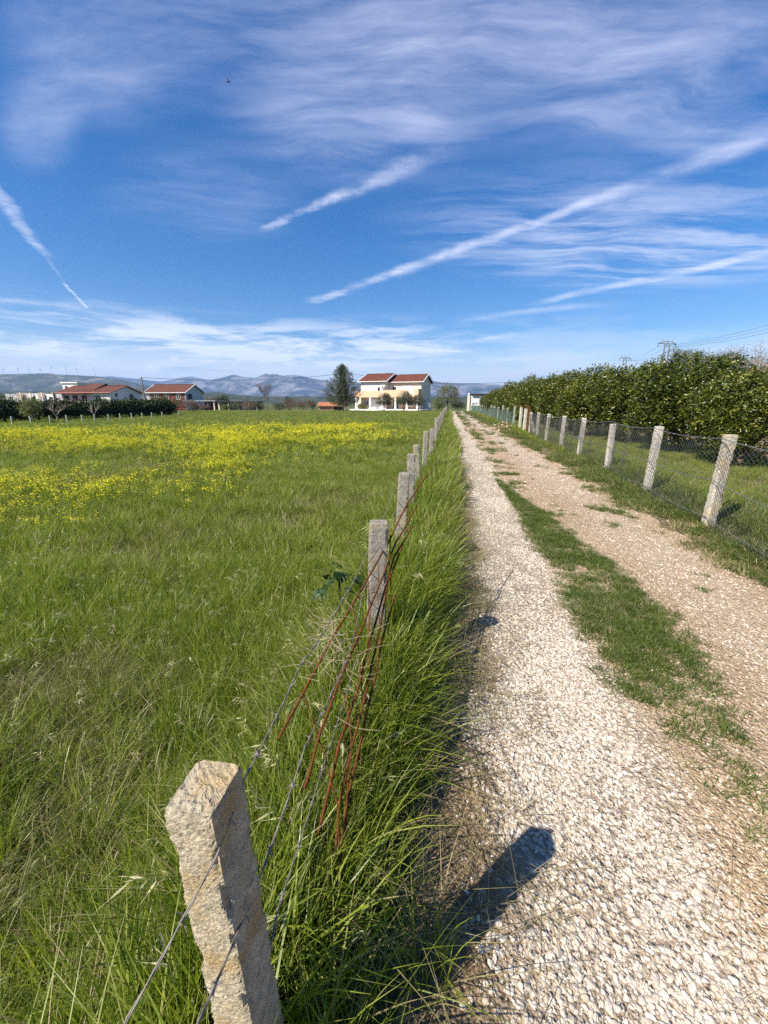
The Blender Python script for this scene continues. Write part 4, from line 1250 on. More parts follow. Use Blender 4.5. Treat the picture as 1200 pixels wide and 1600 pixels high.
while y < 82:
    x = .001574 * (np.interp(y, [29, 34, 40, 60, 82], [805, 788, 775, 752, 737]) - 600) * y
    FR.append(Vector((float(x), y, 0)))
    o = link('concrete_post', rmg[i % 2]); tag(o, 'grey-green post of the fence beyond the gate, %s after it' % ORD[i], 'fence post', 'grey-green posts beyond the gate')
    o.location = (float(x), y, -.03); o.rotation_euler = (0, math.radians(random.Random(i).uniform(-2, 2)), .1); o.scale = (1.1, 1.1, random.Random(i).uniform(.98, 1.12)); i += 1
    y += 2.9

# posts along the hedge
for i in range(13):
    px = [20, 50, 79, 106, 130, 149, 170, 189, 207, 223, 238, 254, 280][i]; py = [665, 664, 662, 661, 660, 659.5, 658.5, 657, 656, 655, 654, 653, 651][i]
    x, y = gr(px, py)
    o = link('concrete_post', rmg[i % 2]); tag(o, 'thin pale post in front of the dark hedge, %s from the left' % ORD[i], 'fence post', 'posts along the dark hedge')
    o.location = (x, y, float(H(x, y)) - .1); o.scale = (.85, .85, .6); o.rotation_euler = (0, math.radians(random.Random(i).uniform(-4, 4)), 0)


# chain-link netting: zigzag wires between the posts
def chainlink(name, pts, h0, h1, cell, r, label, kmax=3, m=netting):
    path = [Vector(p) for p in pts]; cum = [0]
    for a, b_ in zip(path[:-1], path[1:]): cum.append(cum[-1] + (b_ - a).length)
    X = np.array([p.x for p in path]); Y = np.array([p.y for p in path]); cum = np.array(cum)
    n = int(cum[-1] / cell); rows = int((h1 - h0) / (cell * .72)) ; V = []; F_ = []
    r_ = np.random.default_rng(4)
    for i in range(n):
        s0 = i * cell
        zs = np.linspace(h0, h1, rows * 1 + 1)
        off = np.where(np.arange(rows + 1) % 2 == 0, 0.0, cell) * (1 if i % 2 == 0 else 1)
        for flip in (0, 1):
            ss_ = s0 + (off if flip == 0 else cell - off)
            sag = .03 * np.sin(ss_ * 1.3) * (zs - h0)
            bow = .03 * np.sin(ss_ * 2.9 + zs * 3) + .02 * np.sin(ss_ * 7.3)
            x = np.interp(ss_, cum, X) - .07 + bow; y = np.interp(ss_, cum, Y); z = zs - sag + H(x, y) - .05 * np.abs(np.sin(ss_ * 1.36)) * (zs > .8)
            pts_ = [Vector((a, b_, c)) for a, b_, c in zip(x, y, z)]
            rr_ = r + max(0, float(y[0])) * .00011
            o = len(V)
            for p in pts_:
                V += [(p.x - rr_, p.y, p.z), (p.x + rr_ * .5, p.y + rr_ * .87, p.z), (p.x + rr_ * .5, p.y - rr_ * .87, p.z)]
            for j in range(len(pts_) - 1):
                for q in range(3): F_.append((o + j * 3 + q, o + j * 3 + (q + 1) % 3, o + j * 3 + 3 + (q + 1) % 3, o + j * 3 + 3 + q))
    me = npmesh(name, V, F_, m)
    return tag(link(name, me), label, 'fence netting')


cn = chainlink('chain_link_netting', [(p.x, p.y, 0) for p in Rpre + Rp], .06, 1.16, .088, .0017, 'sagging chain-link netting strung along the near right posts')
chainlink('chain_link_netting', [(p.x, p.y, 0) for p in FR], .06, 1.16, .16, .006, 'chain-link netting on the grey-green posts beyond the gate', m=plain('green_net', (.10, .15, .12), .6))


def rwire(z, label, seed, jit=.02):
    r = random.Random(seed)
    pts = [(p.x - .075, p.y, z + float(H(p.x, p.y)) + r.uniform(-jit, jit)) for p in Rpre + Rp]
    barbed('fence_wire', pts, label, 'tension wires of the right fence', .0022, .15, 12, galv)


rwire(1.18, 'top barbed wire of the right fence', 3)
rwire(.66, 'middle wire of the right fence', 4, .05)
rwire(.16, 'bottom wire of the right fence', 5)

# rusty gate
gt = empty('rusty_gate', (7.55, 21.0, 0), math.atan2(3.0, .85), 'rusty tube-framed mesh gate between concrete post and white gate posts', 'gate')
gf = MB()
for a, b_ in [((0, 0, .25), (0, 0, 1.45)), ((3.1, 0, .25), (3.1, 0, 1.5)), ((0, 0, .25), (3.1, 0, .25)), ((0, 0, 1.4), (3.1, 0, 1.48)), ((1.5, 0, .25), (1.5, 0, 1.42)), ((0, 0, .85), (3.1, 0, .85))]: gf.tube([a, b_], .035, 7)
gf.build('gate_frame', rust, gt)
gm = MB()
for i in range(12): gm.tube([(.06 + i * .25, .0, .27), (.06 + i * .25, .0, 1.42)], .006, 3)
for i in range(9): gm.tube([(0, .01, .35 + i * .12), (3.1, .01, .35 + i * .12)], .006, 3)
gm.build('gate_mesh', rust, gt)

# little things on the verge
o = MB(); o.tube([(0, 0, .0), (.0, .0, .05), (.05, .02, .16), (.12, .04, .22), (.15, .05, .23)], [.16, .20, .19, .10, .02], 9)
ob = o.build('plastic_bag', teal, None, True); x, y = gr(904, 688); ob.location = (x, y, float(H(x, y))); ob.scale = (1.1, .8, .7); tag(ob, 'dark teal plastic bag lying in the orchard grass', 'plastic bag')


def ico(seed, flat=.6, sub=1):
    r = np.random.default_rng(seed)
    t = (1 + 5 ** .5) / 2
    v = np.array([(-1, t, 0), (1, t, 0), (-1, -t, 0), (1, -t, 0), (0, -1, t), (0, 1, t), (0, -1, -t), (0, 1, -t), (t, 0, -1), (t, 0, 1), (-t, 0, -1), (-t, 0, 1)], float)
    f = [(0, 11, 5), (0, 5, 1), (0, 1, 7), (0, 7, 10), (0, 10, 11), (1, 5, 9), (5, 11, 4), (11, 10, 2), (10, 7, 6), (7, 1, 8), (3, 9, 4), (3, 4, 2), (3, 2, 6), (3, 6, 8), (3, 8, 9), (4, 9, 5), (2, 4, 11), (6, 2, 10), (8, 6, 7), (9, 8, 1)]
    v /= np.linalg.norm(v[0])
    for _ in range(sub):
        mp = {}; nf = []; vl = list(v)
        def mid(a, b_):
            k = (min(a, b_), max(a, b_))
            if k not in mp: m_ = (vl[a] + vl[b_]); vl.append(m_ / np.linalg.norm(m_)); mp[k] = len(vl) - 1
            return mp[k]
        for a, b_, c in f:
            x, y, z = mid(a, b_), mid(b_, c), mid(c, a); nf += [(a, x, z), (b_, y, x), (c, z, y), (x, y, z)]
        v = np.array(vl); f = nf
    # knock flats off the ball so it reads as broken stone
    N_ = r.normal(0, 1, (11, 3)); N_ /= np.linalg.norm(N_, axis=1, keepdims=True); K_ = r.uniform(.45, .85, 11)
    q = v @ N_.T; rad = np.min(np.where(q > .05, K_ / np.maximum(q, .05), 9.), axis=1); v = v * np.minimum(rad, 1.15)[:, None]
    v = v * np.array((r.uniform(.8, 1.35), r.uniform(.7, 1.0), flat * r.uniform(.7, 1.2)))
    return v, f


sv, sf = ico(77, .7, 2)
st = npmesh('loose_stone', sv * .055, sf, plain('dark_stone', (.13, .09, .07), .9)); x, y = gr(1037, 818)
tag(link('loose_stone', st, None, (x, y, float(H(x, y)) + .02)), 'dark fist-sized stone lying on the right verge', 'stone')


# ------------------------------------------------------------------ scattered stuff (geometry nodes on point clouds)
def blades(n, rad, h, w, seed, lean=.35, segs=3, curl=.6, m=None, hv=.35):
    r = np.random.default_rng(seed)
    a = r.uniform(0, 6.283, n); rr_ = rad * np.sqrt(r.random(n))
    bx, by = np.cos(a) * rr_, np.sin(a) * rr_
    az = a + r.normal(0, 1.0, n); hh = h * (1 - hv * r.random(n)); le = np.abs(r.normal(0, lean, n)); cu = curl * r.random(n) ** 1.5
    fa = r.uniform(0, 6.283, n); wv = r.uniform(.45, 1.5, n)
    V = []; lv = segs + 1
    for j in range(lv):
        t = j / segs
        out = hh * (le * t + cu * t ** 2.4)
        z = hh * t * (1 - .35 * cu * t * t)
        ww = w * wv * (1 - t ** 1.6) * .5 + .0002
        cx, cy = bx + np.cos(az) * out, by + np.sin(az) * out
        V.append(np.stack([cx + np.cos(fa) * ww, cy + np.sin(fa) * ww, z], 1))
        V.append(np.stack([cx - np.cos(fa) * ww, cy - np.sin(fa) * ww, z], 1))
    V = np.stack(V, 1).reshape(-1, 3)
    i = np.arange(n)[:, None] * (2 * lv); F_ = np.concatenate([i + [2 * j, 2 * j + 1, 2 * j + 3, 2 * j + 2] for j in range(segs)])
    t = np.repeat(r.random(n), 2 * lv)
    return V, F_, t


def seedheads(n, rad, h, seed):
    """stems with a drooping one-sided brome head of narrow spikelets"""
    r = np.random.default_rng(seed); V = []; F_ = []; T = []
    def quad(a, b_, w, s_, t):
        o = len(V); V.extend([a - s_ * w * .3, a + s_ * w * .3, (a + b_) / 2 + s_ * w, b_, (a + b_) / 2 - s_ * w])
        F_.extend([(o, o + 1, o + 2, o + 4), (o + 4, o + 2, o + 3, o + 3)]); T.extend([t] * 5)
    for i in range(n):
        a = r.uniform(0, 6.28); q = np.array((math.cos(a), math.sin(a), 0)) * rad * r.random(); d = np.array((math.cos(a), math.sin(a), 0)); hh = h * r.uniform(.75, 1.1); t = r.random()
        pts = [q + d * hh * (.25 * s_ + .28 * s_ ** 3) + np.array((0, 0, hh * s_ * (1 - .16 * s_ ** 2))) for s_ in np.linspace(0, 1, 7)]
        sd = np.cross(d, (0, 0, 1))
        for a_, b_ in zip(pts[:-1], pts[1:]):
            o = len(V); V.extend([a_ - sd * .0009, a_ + sd * .0009, b_ + sd * .0008, b_ - sd * .0008]); F_.append((o, o + 1, o + 2, o + 3)); T.extend([t * .4] * 4)
        for k in range(9):
            s_ = .72 + .3 * k / 9; base = pts[-2] * (1 - k / 9) + pts[-1] * (k / 9)
            dd = d * r.uniform(.5, 1) + r.normal(0, .35, 3) + np.array((0, 0, -.35)); dd /= np.linalg.norm(dd)
            s2 = np.cross(dd, r.normal(0, 1, 3)); s2 /= np.linalg.norm(s2)
            L = r.uniform(.028, .05); quad(base + dd * .008, base + dd * (.008 + L), .0028, s2, min(1, .5 + .5 * r.random()))
            quad(base + dd * (.008 + L * .8), base + dd * (.02 + L * 1.5), .0005, s2, .9)
    return np.array(V), F_, T


def src(vft, m, name):
    V, F_, T = vft
    me = bpy.data.meshes.new(name); me.from_pydata([tuple(v) for v in V], [], [tuple(dict.fromkeys(f)) for f in (F_.tolist() if hasattr(F_, 'tolist') else F_)])
    me.materials.append(m)
    a = me.attributes.new('tint', 'FLOAT', 'POINT'); a.data.foreach_set('value', np.asarray(T, np.float32))
    return me


def merge(parts):
    """several (V, F, T, material) into one mesh"""
    me = bpy.data.meshes.new('clump'); V = []; F_ = []; T = []; MI = []; ms = []
    for v, f, t, m in parts:
        o = len(V); V += [tuple(q) for q in v]; f = f.tolist() if hasattr(f, 'tolist') else f
        f = [tuple(dict.fromkeys(q)) for q in f]
        F_ += [tuple(i + o for i in q) for q in f]; T += list(t)
        if m not in ms: ms.append(m)
        MI += [ms.index(m)] * len(f)
    me.from_pydata(V, [], F_)
    for m in ms: me.materials.append(m)
    me.polygons.foreach_set('material_index', np.array(MI, np.int32))
    a = me.attributes.new('tint', 'FLOAT', 'POINT'); a.data.foreach_set('value', np.asarray(T, np.float32))
    return me


def scatter(name, sources, pos, scl, idx, tilt=.12, label=None, parent=None):
    """one object that carries sources on its points"""
    n = len(pos)
    if n == 0: return
    coln = bpy.data.collections.new(name + '_pieces')
    for i, me in enumerate(sources):
        coln.objects.link(bpy.data.objects.new('%s_piece_%02d' % (name, i), me))
    me = bpy.data.meshes.new(name); me.vertices.add(n); me.vertices.foreach_set('co', np.asarray(pos, np.float32).ravel())
    rot = np.zeros((n, 3), np.float32); rot[:, 0] = rng.normal(0, tilt, n); rot[:, 1] = rng.normal(0, tilt, n); rot[:, 2] = rng.uniform(0, 6.283, n)
    a = me.attributes.new('rot', 'FLOAT_VECTOR', 'POINT'); a.data.foreach_set('vector', rot.ravel())
    scl = np.asarray(scl, np.float32)
    if scl.ndim == 1: scl = np.repeat(scl[:, None], 3, 1)
    a = me.attributes.new('scl', 'FLOAT_VECTOR', 'POINT'); a.data.foreach_set('vector', scl.ravel())
    a = me.attributes.new('idx', 'INT', 'POINT'); a.data.foreach_set('value', np.asarray(idx, np.int32))
    o = link(name, me); o['kind'] = 'stuff'
    if label: o['label'] = label
    nt = bpy.data.node_groups.new(name + '_scatter', 'GeometryNodeTree')
    nt.interface.new_socket('Geometry', in_out='INPUT', socket_type='NodeSocketGeometry'); nt.interface.new_socket('Geometry', in_out='OUTPUT', socket_type='NodeSocketGeometry')
    gi = nt.nodes.new('NodeGroupInput'); go = nt.nodes.new('NodeGroupOutput')
    ci = nt.nodes.new('GeometryNodeCollectionInfo'); ci.inputs[0].default_value = coln; ci.inputs['Separate Children'].default_value = True; ci.inputs['Reset Children'].default_value = True
    ip = nt.nodes.new('GeometryNodeInstanceOnPoints'); ip.inputs['Pick Instance'].default_value = True
    def attr(nm, t):
        q = nt.nodes.new('GeometryNodeInputNamedAttribute'); q.data_type = t; q.inputs[0].default_value = nm
        return [s_ for s_ in q.outputs if s_.enabled and s_.name == 'Attribute'][0]
    nt.links.new(gi.outputs[0], ip.inputs['Points']); nt.links.new(ci.outputs[0], ip.inputs['Instance'])
    nt.links.new(attr('idx', 'INT'), ip.inputs['Instance Index'])
    er = nt.nodes.new('FunctionNodeEulerToRotation'); nt.links.new(attr('rot', 'FLOAT_VECTOR'), er.inputs[0]); nt.links.new(er.outputs[0], ip.inputs['Rotation'])
    nt.links.new(attr('scl', 'FLOAT_VECTOR'), ip.inputs['Scale'])
    nt.links.new(ip.outputs[0], go.inputs[0])
    md = o.modifiers.new('scatter', 'NODES'); md.node_group = nt
    return o


def pts_in(density, y0, y1, u0=None, u1=None, cone=1.25, xlim=None):
    """random points per square metre in road coordinates or in the wedge the field takes up"""
    out = []
    edges = np.linspace(y0, y1, 12)
    for a, b_ in zip(edges[:-1], edges[1:]):
        lo = u0 if u0 is not None else -(cone * b_ + 1.2) - float(roadx(b_))
        hi = u1 if u1 is not None else (cone * b_ + 2.2)
        n = rng.poisson(max(0, density * (b_ - a) * (hi - lo)))
        u = rng.uniform(lo, hi, n); y = rng.uniform(a, b_, n)
        out.append(np.stack([roadx(y) + u, y, u], 1))
    p = np.concatenate(out)
    vis = np.abs(p[:, 0]) < cone * np.maximum(p[:, 1], 0) + 1.6
    return p[vis]


def fin(p, zoff=0.0): return np.stack([p[:, 0], p[:, 1], H(p[:, 0], p[:, 1]) + zoff], 1)


def keep(p, m): return p[rng.random(len(p)) < m]


# grass sources
near_src = [merge([(*blades(34, .09, .44, .0068, 100 + k, .20, 5, .75), grass_lush), (*blades(5, .09, .36, .0035, 120 + k, .7, 5, 1.3), grass_dry), (*blades(7, .10, .34, .0075, 125 + k, .5, 6, 1.6), grass_lush)] + ([(*seedheads(2, .05, .50, 130 + k), seed_mat)] if k == 3 else []) + ([(*blades(7, .09, .17, .018, 170 + k, .4, 4, 1.0), grass_lush)] if k % 3 == 0 else [])) for k in range(8)]
olive_src = [merge([(*blades(30, .10, .32, .004, 140 + k, .65, 4, .9), grass_olive), (*blades(10, .10, .30, .003, 150 + k, .8, 4, .9), grass_dry)] + ([(*seedheads(1, .07, .36, 160 + k), seed_mat)] if k == 1 else [])) for k in range(4)]
mid_src = [merge([(*blades(46, .17, .34, .010, 200 + k, .35, 3, .8), grass_lush), (*blades(8, .17, .32, .006, 210 + k, .5, 3, .8), grass_dry)]) for k in range(5)]
midol_src = [merge([(*blades(40, .17, .28, .008, 220 + k, .6, 3, .8), grass_olive), (*blades(14, .17, .28, .006, 230 + k, .7, 3, .8), grass_dry)]) for k in range(3)]
far_src = [merge([(*blades(60, .45, .34, .028, 240 + k, .35, 2, .7), grass_lush), (*blades(8, .45, .34, .02, 250 + k, .5, 2, .7), grass_dry)]) for k in range(4)]
farol_src = [merge([(*blades(50, .45, .28, .026, 260 + k, .5, 2, .7), grass_olive), (*blades(16, .45, .28, .02, 270 + k, .5, 2, .7), grass_dry)]) for k in range(3)]
short_src = [merge([(*blades(34, .05, .065, .004, 280 + k, .9, 3, 1.2, hv=.6), grass_short)]) for k in range(4)]
dryshort_src = [merge([(*blades(26, .05, .06, .003, 285 + k, .9, 3, 1.2, hv=.6), grass_dry), (*blades(10, .05, .07, .003, 288 + k, .7, 3, 1.0), grass_short)]) for k in range(2)]
thatch_src = [merge([(*blades(22, .08, .16, .003, 290 + k, 2.2, 4, 1.5), grass_dry)]) for k in range(4)]


def tone(x, y):                               # 0 lush .. 1 olive/dry parts of the meadow
    n = fbm(x * .28 + 3, y * .28, 4, 11)
    n2 = fbm(x * 1.3, y * 1.3, 3, 12)
    t = n * .75 + n2 * .25
    # trampled browner area in the left foreground
    t = t + .22 * np.exp(-(((x + 1.9) / .8) ** 2 + ((y - 1.9) / .9) ** 2)) + .10 * np.exp(-(((x + 2.2) / 1.5) ** 2 + ((y - 5.0) / 1.0) ** 2))
    t = t - .18 * np.exp(-((x - roadx(y) + .35) / .5) ** 2)
    return t


def ground_cover(p, lush, olive, hs, name, label, thr=.60):
    t = tone(p[:, 0], p[:, 1]) + rng.normal(0, .05, len(p))
    ol = t > thr
    ix = np.where(ol, len(lush) + rng.integers(0, len(olive), len(p)), rng.integers(0, len(lush), len(p)))
    base = .72 + .5 * fbm(p[:, 0] * .8, p[:, 1] * .8, 3, 14)
    base = base * hs * rng.uniform(.8, 1.2, len(p))
    scatter(name, lush + olive, fin(p), base, ix, .10, label)


# the field
q = []
for k, pp in enumerate(Lp[1:9]):
    nq = 26 if k < 3 else 12
    q.append(np.stack([pp.x + rng.normal(0, .13, nq) + .01, pp.y - .06 - np.abs(rng.normal(0, .14, nq)), np.zeros(nq)], 1))
q = np.concatenate(q)
scatter('tall_grass', near_src, fin(q), rng.uniform(1.0, 1.4, len(q)), rng.choice([0, 1, 2, 4, 5, 7], len(q)), .07, 'tall rank grass hiding the feet of the left posts')
p = pts_in(230, .0, 3.6, u0=None, u1=-.02)
ht = lambda p: (.66 + .66 * sm(p[:, 2], -.95, -.55)) * (1 - .32 * sm(p[:, 2], -.30, -.12))
p = p[~((np.abs(p[:, 0] + .26) < .06) & (np.abs(p[:, 1] - .49) < .055))]
edge_u = np.interp(p[:, 1], [0, 2.2, 4], [-.28, -.18, -.04])
fade = sm(edge_u - p[:, 2], -.06, .14)
p = keep(p, .06 + .94 * fade)
campos = np.hypot(p[:, 0], p[:, 1]); p = p[campos > .28]
ground_cover(p, near_src, olive_src, ht(p), 'tall_grass', 'long green grass around the near left posts')
p = pts_in(80, 3.6, 10, u1=-.13); ground_cover(p, mid_src, midol_src, ht(p), 'meadow_grass', 'green meadow grass in the middle of the field')
p = pts_in(24, 10, 26, u1=-.05); ground_cover(p, mid_src + far_src[:1], midol_src, ht(p) * 1.0, 'meadow_grass', 'green meadow grass farther out')
p = pts_in(5.0, 24, 88, u1=-.1, cone=1.05); ground_cover(p, far_src, farol_src, ht(p) * .92, 'meadow_grass', 'far meadow grass')

# mustard in flower
def mustard(seed, n, w, hgt, fl, fs):
    r = np.random.default_rng(seed); V = []; F_ = []; T = []; V2 = []; F2 = []; T2 = []
    for i in range(n):
        a = r.uniform(0, 6.28); q = np.array((math.cos(a), math.sin(a), 0)) * w * math.sqrt(r.random()); d = r.normal(0, .16, 3); d[2] = 1; hh = hgt * r.uniform(.7, 1.1)
        o = len(V); e = q + d * hh; s_ = np.array((.003, .003, 0)); V.extend([q - s_, q + s_, e + s_ * .6, e - s_ * .6]); F_.append((o, o + 1, o + 2, o + 3)); T.extend([.4] * 4)
        for k in range(fl):
            c = e + r.normal(0, .02, 3) + np.array((0, 0, -abs(r.normal(0, .03)))); x = r.normal(0, 1, 3); x[2] *= .3; x /= np.linalg.norm(x); y = np.cross((0, 0, 1.), x) + r.normal(0, .2, 3)
            o = len(V2); V2.extend([c - x * fs, c - y * fs, c + x * fs, c + y * fs]); F2.append((o, o + 1, o + 2, o + 3)); T2.extend([r.random()] * 4)
    return merge([(V, F_, T, grass_lush), (V2, F2, T2, petal)])


fl_src = [mustard(700 + k, 6, .16, .44, 9, .010) for k in range(3)] + [mustard(710 + k, 9, .3, .42, 7, .018) for k in range(3)]


def proj(x, y, z=.35):
    d = EYE - z; dep = y * CT + d * ST
    return 600 + F * x / dep, 800 + F * (d * CT - y * ST) / dep


def flower_density(x, y):
    px, py = proj(x, y)
    d = np.zeros(len(px))
    for cx, cy, rx, ry, k in [(40, 772, 90, 24, 1.0), (120, 745, 120, 20, .55), (210, 752, 110, 14, .35), (330, 708, 60, 20, .8), (300, 690, 180, 12, 1.0), (100, 684, 140, 11, .7), (450, 678, 130, 11, 1.1), (550, 667, 45, 5, .9), (20, 690, 60, 10, .8), (360, 725, 40, 10, .4), (330, 755, 60, 14, .10), (200, 672, 200, 5, .15)]:
        d += k * np.exp(-(((px - cx) / rx) ** 2 + ((py - cy) / ry) ** 2) * 1.1)
    return np.clip(d, 0, 1.1) * (.35 + 1.3 * sm(fbm(x * .5, y * .5, 3, 21), .35, .6))


p = pts_in(26, 4.5, 16, u1=-1.2); p = keep(p, flower_density(p[:, 0], p[:, 1]) * .8)
scatter('wildflowers', fl_src, fin(p), rng.uniform(.75, 1.15, len(p)), rng.integers(0, 3, len(p)), .08, 'yellow mustard flowers in the nearer patch of the meadow')
p = pts_in(9, 15, 60, u1=-1.0, cone=1.05); p = keep(p, flower_density(p[:, 0], p[:, 1]))
scatter('wildflowers', fl_src, fin(p), rng.uniform(.8, 1.2, len(p)), 3 + rng.integers(0, 3, len(p)), .08, 'yellow mustard flowers in the far band of the meadow')

# dry thatch at the road's left edge
p = pts_in(170, .2, 6, u0=-.16, u1=.44); p = keep(p, .9 * (1 - sm(p[:, 2], .10, .46)) * sm(fbm(p[:, 0] * 3, p[:, 1] * 3, 3, 31), .25, .6))
scatter('dry_thatch', thatch_src, fin(p), rng.uniform(.5, 1.0, len(p)), rng.integers(0, 4, len(p)), .25, 'flattened dry grass along the left edge of the lane')
p = pts_in(26, 6, 40, u0=-.25, u1=.35); p = keep(p, .8 * (1 - sm(p[:, 2], .0, .35)))
scatter('verge_grass', midol_src, fin(p), rng.uniform(.35, .7, len(p)), rng.integers(0, 3, len(p)), .15, 'sparse grass fringe on the left edge of the lane')

# green strip in the middle and odd tufts on the lane
def strip(u, y, x):
    n = fbm(x * 1.7, y * 1.7, 4, 41)
    c = np.interp(y, [0, 1.5, 2.2, 3.5, 5.5, 8], [1.2, 1.32, 1.36, 1.31, 1.14, .93]); w = np.interp(y, [0, 1.2, 1.8, 2.4, 3.5, 5.5, 6.5, 8.5], [.08, .12, .22, .29, .29, .20, .10, .04]) * (.95 + .3 * fbm(x * 3, y * 3, 3, 44))
    d = sm(1 - np.abs(u - c) / w, -.35, .45) * np.interp(y, [0, 1.3, 1.9, 7.2, 8.6, 9.5], [.10, .16, .95, .95, .5, 0]) * (.35 + .65 * sm(n, .3, .48))
    d2 = sm(1 - np.abs(u - 1.12) / .28, 0, 1) * sm(n, .44, .58) * np.interp(y, [.5, 3], [.6, .1])
    far = sm(1 - np.abs(u - 1.35) / .45, 0, .7) * sm(fbm(x * 1.6, y * .8, 4, 43), .52, .66) * sm(y, 8, 14) * .45
    tuft = sm(n, .66, .72) * .5 * sm(u, .9, 1.2)
    return np.clip(d + d2 + far + tuft, 0, 1)


p = pts_in(1150, .5, 9.5, u0=.15, u1=2.6); p = keep(p, strip(p[:, 2], p[:, 1], p[:, 0]))
scatter('lane_grass', short_src + dryshort_src[:1], fin(p), rng.uniform(.45, 1.0, len(p)), rng.choice(5, len(p), p=[.23, .23, .23, .23, .08]), .2, 'low green grass strip growing between the wheel tracks')
p = pts_in(110, 9.5, 80, u0=.6, u1=2.4, cone=.6); p = keep(p, strip(p[:, 2], p[:, 1], p[:, 0]) * .8)
scatter('lane_grass', short_src, fin(p), rng.uniform(1.2, 2.2, len(p)), rng.integers(0, 4, len(p)), .2, 'thin grass patches on the far part of the lane')

# right verge and orchard floor
def verge(p):
    u, x, y = p[:, 2], p[:, 0], p[:, 1]
    n = fbm(x * 1.4, y * 1.4, 4, 51); return sm(u + (n - .5) * 1.6, 2.55, 3.3) * (.25 + .75 * sm(n, .34, .5))


p = pts_in(420, 2.0, 12, u0=2.2, u1=4.4, cone=1.15); p = keep(p, verge(p))
scatter('verge_grass', short_src + dryshort_src, fin(p), rng.uniform(.9, 2.3, len(p)) * (.8 + .5 * sm(p[:, 2], 3.0, 3.4)), rng.choice(6, len(p), p=[.16, .16, .16, .16, .18, .18]), .2, 'short yellow-green grass on the right verge')
p = pts_in(60, 12, 82, u0=2.3, u1=4.6, cone=.8); p = keep(p, verge(p) * .8)
scatter('verge_grass', short_src + dryshort_src, fin(p), rng.uniform(1.6, 2.8, len(p)), rng.choice(6, len(p), p=[.17, .17, .17, .17, .16, .16]), .2, 'short grass on the farther right verge')
p = pts_in(95, 3.0, 24, u0=3.6, u1=9.0, cone=1.15)
nz = fbm(p[:, 0] * 1.1, p[:, 1] * 1.1, 4, 55); p = keep(p, (.25 + .75 * sm(nz, .36, .48)) * sm(p[:, 2], 3.35, 3.9))
fence_u = np.interp(p[:, 1], [0, 5, 20], [3.4, 3.35, 3.8])
hh = .50 + .40 * np.exp(-((p[:, 2] - 4.0) / .5) ** 2)
scatter('orchard_grass', mid_src + midol_src[:1], fin(p), hh * rng.uniform(.7, 1.2, len(p)), rng.choice(6, len(p), p=[.18, .18, .18, .18, .18, .10]), .12, 'dark green grass under the citrus trees')
p = pts_in(6, 24, 85, u0=3.8, u1=16, cone=.95)
scatter('orchard_grass', far_src, fin(p), rng.uniform(.6, .9, len(p)), rng.integers(0, 4, len(p)), .1, 'grass on the farther orchard floor')

# gravel
stones = []
for k in range(14):
    v, f = ico(900 + k, .5, 2); stones.append(npmesh('stone', v, f, stone_m, smooth=False))
chips = []
for k in range(8):
    v, f = ico(950 + k, .42, 1); chips.append(npmesh('chip', v, f, chip_m))


def gravel_w(p):
    u = p[:, 2] + (fbm(p[:, 0] * 1.6, p[:, 1] * 1.6, 4, 61) - .5) * .5
    a = sm(u, .02, .34) * (1 - sm(u, .84, 1.22)); b_ = sm(u, 1.8, 2.2) * (1 - sm(u, 2.5, 2.75)) * np.interp(p[:, 1], [0, 3, 10], [.10, .20, .40])
    bare = 1 - .85 * sm(fbm(p[:, 0] * 3.2, p[:, 1] * 2.6, 3, 62), .56, .66)
    return np.clip(np.maximum(a, b_) * bare + .05, 0, 1)


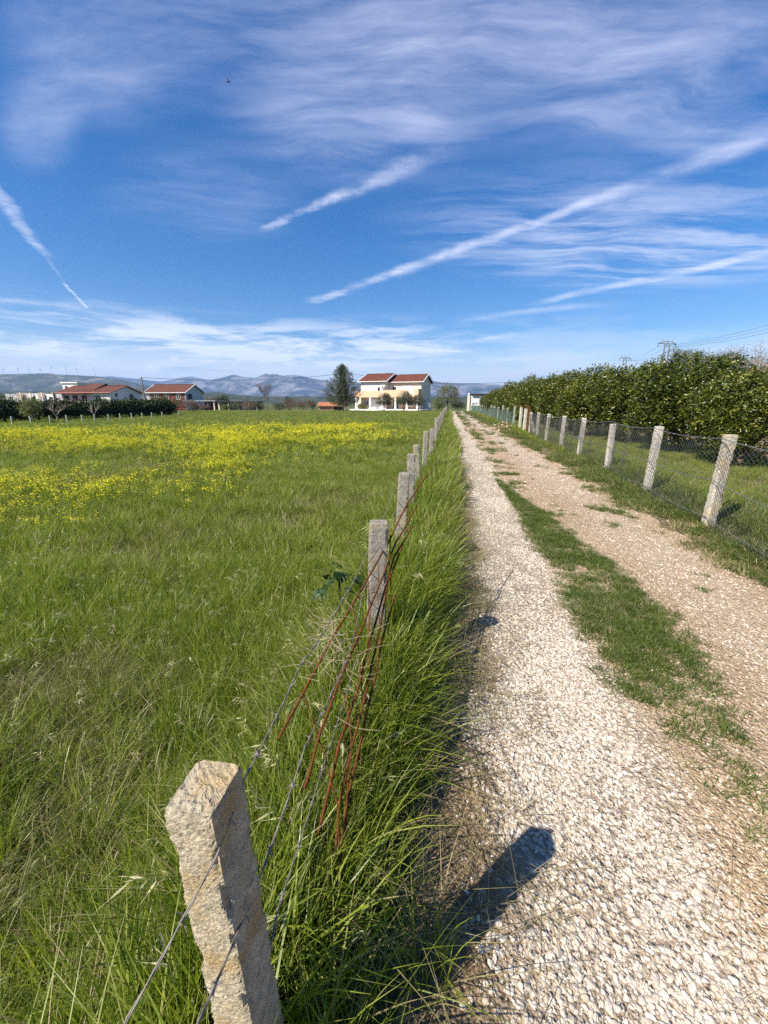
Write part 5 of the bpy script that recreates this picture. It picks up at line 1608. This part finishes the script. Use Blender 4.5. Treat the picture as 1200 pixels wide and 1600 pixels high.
def gravel(name, dens, y0, y1, smin, smax, label, power=2.2, cone=1.15):
    p = pts_in(dens, y0, y1, u0=-.02, u1=2.9, cone=cone); p = keep(p, gravel_w(p))
    s_ = smin + (smax - smin) * rng.random(len(p)) ** power
    q = fin(p); q[:, 2] += s_ * rng.uniform(-.25, .22, len(p))
    scatter(name, stones, q, s_, rng.integers(0, len(stones), len(p)), .35, label)


gravel('gravel', 16000, .35, 2.6, .0026, .0145, 'pale limestone gravel on the near part of the lane', 3.6)
gravel('gravel', 3600, 2.6, 7.0, .0045, .017, 'pale gravel on the middle part of the lane')
gravel('gravel', 520, 7.0, 20.0, .012, .026, 'pale gravel on the farther lane')
gravel('gravel', 110, 20.0, 60.0, .02, .045, 'pale gravel towards the house', cone=.7)
p = pts_in(2600, .5, 5.0, u0=.0, u1=3.2); p = keep(p, .12 + .75 * sm(p[:, 2], .9, 1.2))
s_ = .003 + .008 * rng.random(len(p)) ** 1.8
scatter('stone_chips', chips, fin(p, .001), s_, rng.integers(0, 8, len(p)), .3, 'small brown stone chips pressed into the lane')
p = pts_in(700, 5.0, 14.0, u0=.9, u1=3.2); p = keep(p, np.full(len(p), .8))
scatter('stone_chips', chips, fin(p, .001), .006 + .011 * rng.random(len(p)) ** 1.8, rng.integers(0, 8, len(p)), .3, 'small brown stone chips on the farther lane')
# straw litter on the dirt
def litter(seed):
    V, F_, T = blades(5, .05, .05, .0016, seed, 3.0, 2, .3); V[:, 2] = np.abs(V[:, 2]) * .12 + .004; return V, F_, T
lit = [merge([(*litter(990 + k), grass_dry)]) for k in range(4)]
p = pts_in(380, .6, 7, u0=.9, u1=3.4); p = keep(p, .3 + .6 * sm(fbm(p[:, 0] * 2, p[:, 1] * 2, 3, 71), .4, .6))
scatter('straw_litter', lit, fin(p, .004), rng.uniform(.5, 1.2, len(p)), rng.integers(0, 4, len(p)), .05, 'bits of dry straw on the brown wheel track')
# spoil heap stones by the right fence
p = np.stack([float(roadx(26.5)) + 3.4 + rng.normal(0, .45, 160), 26.5 + rng.normal(0, 1.3, 160)], 1)
q = np.stack([p[:, 0], p[:, 1], H(p[:, 0], p[:, 1]) + .02], 1)
scatter('spoil_stones', chips, q, rng.uniform(.04, .12, len(q)), rng.integers(0, 8, len(q)), .4, 'brown clods on the low dirt heap by the right fence')
# broken slab at the foot of the nearest right post
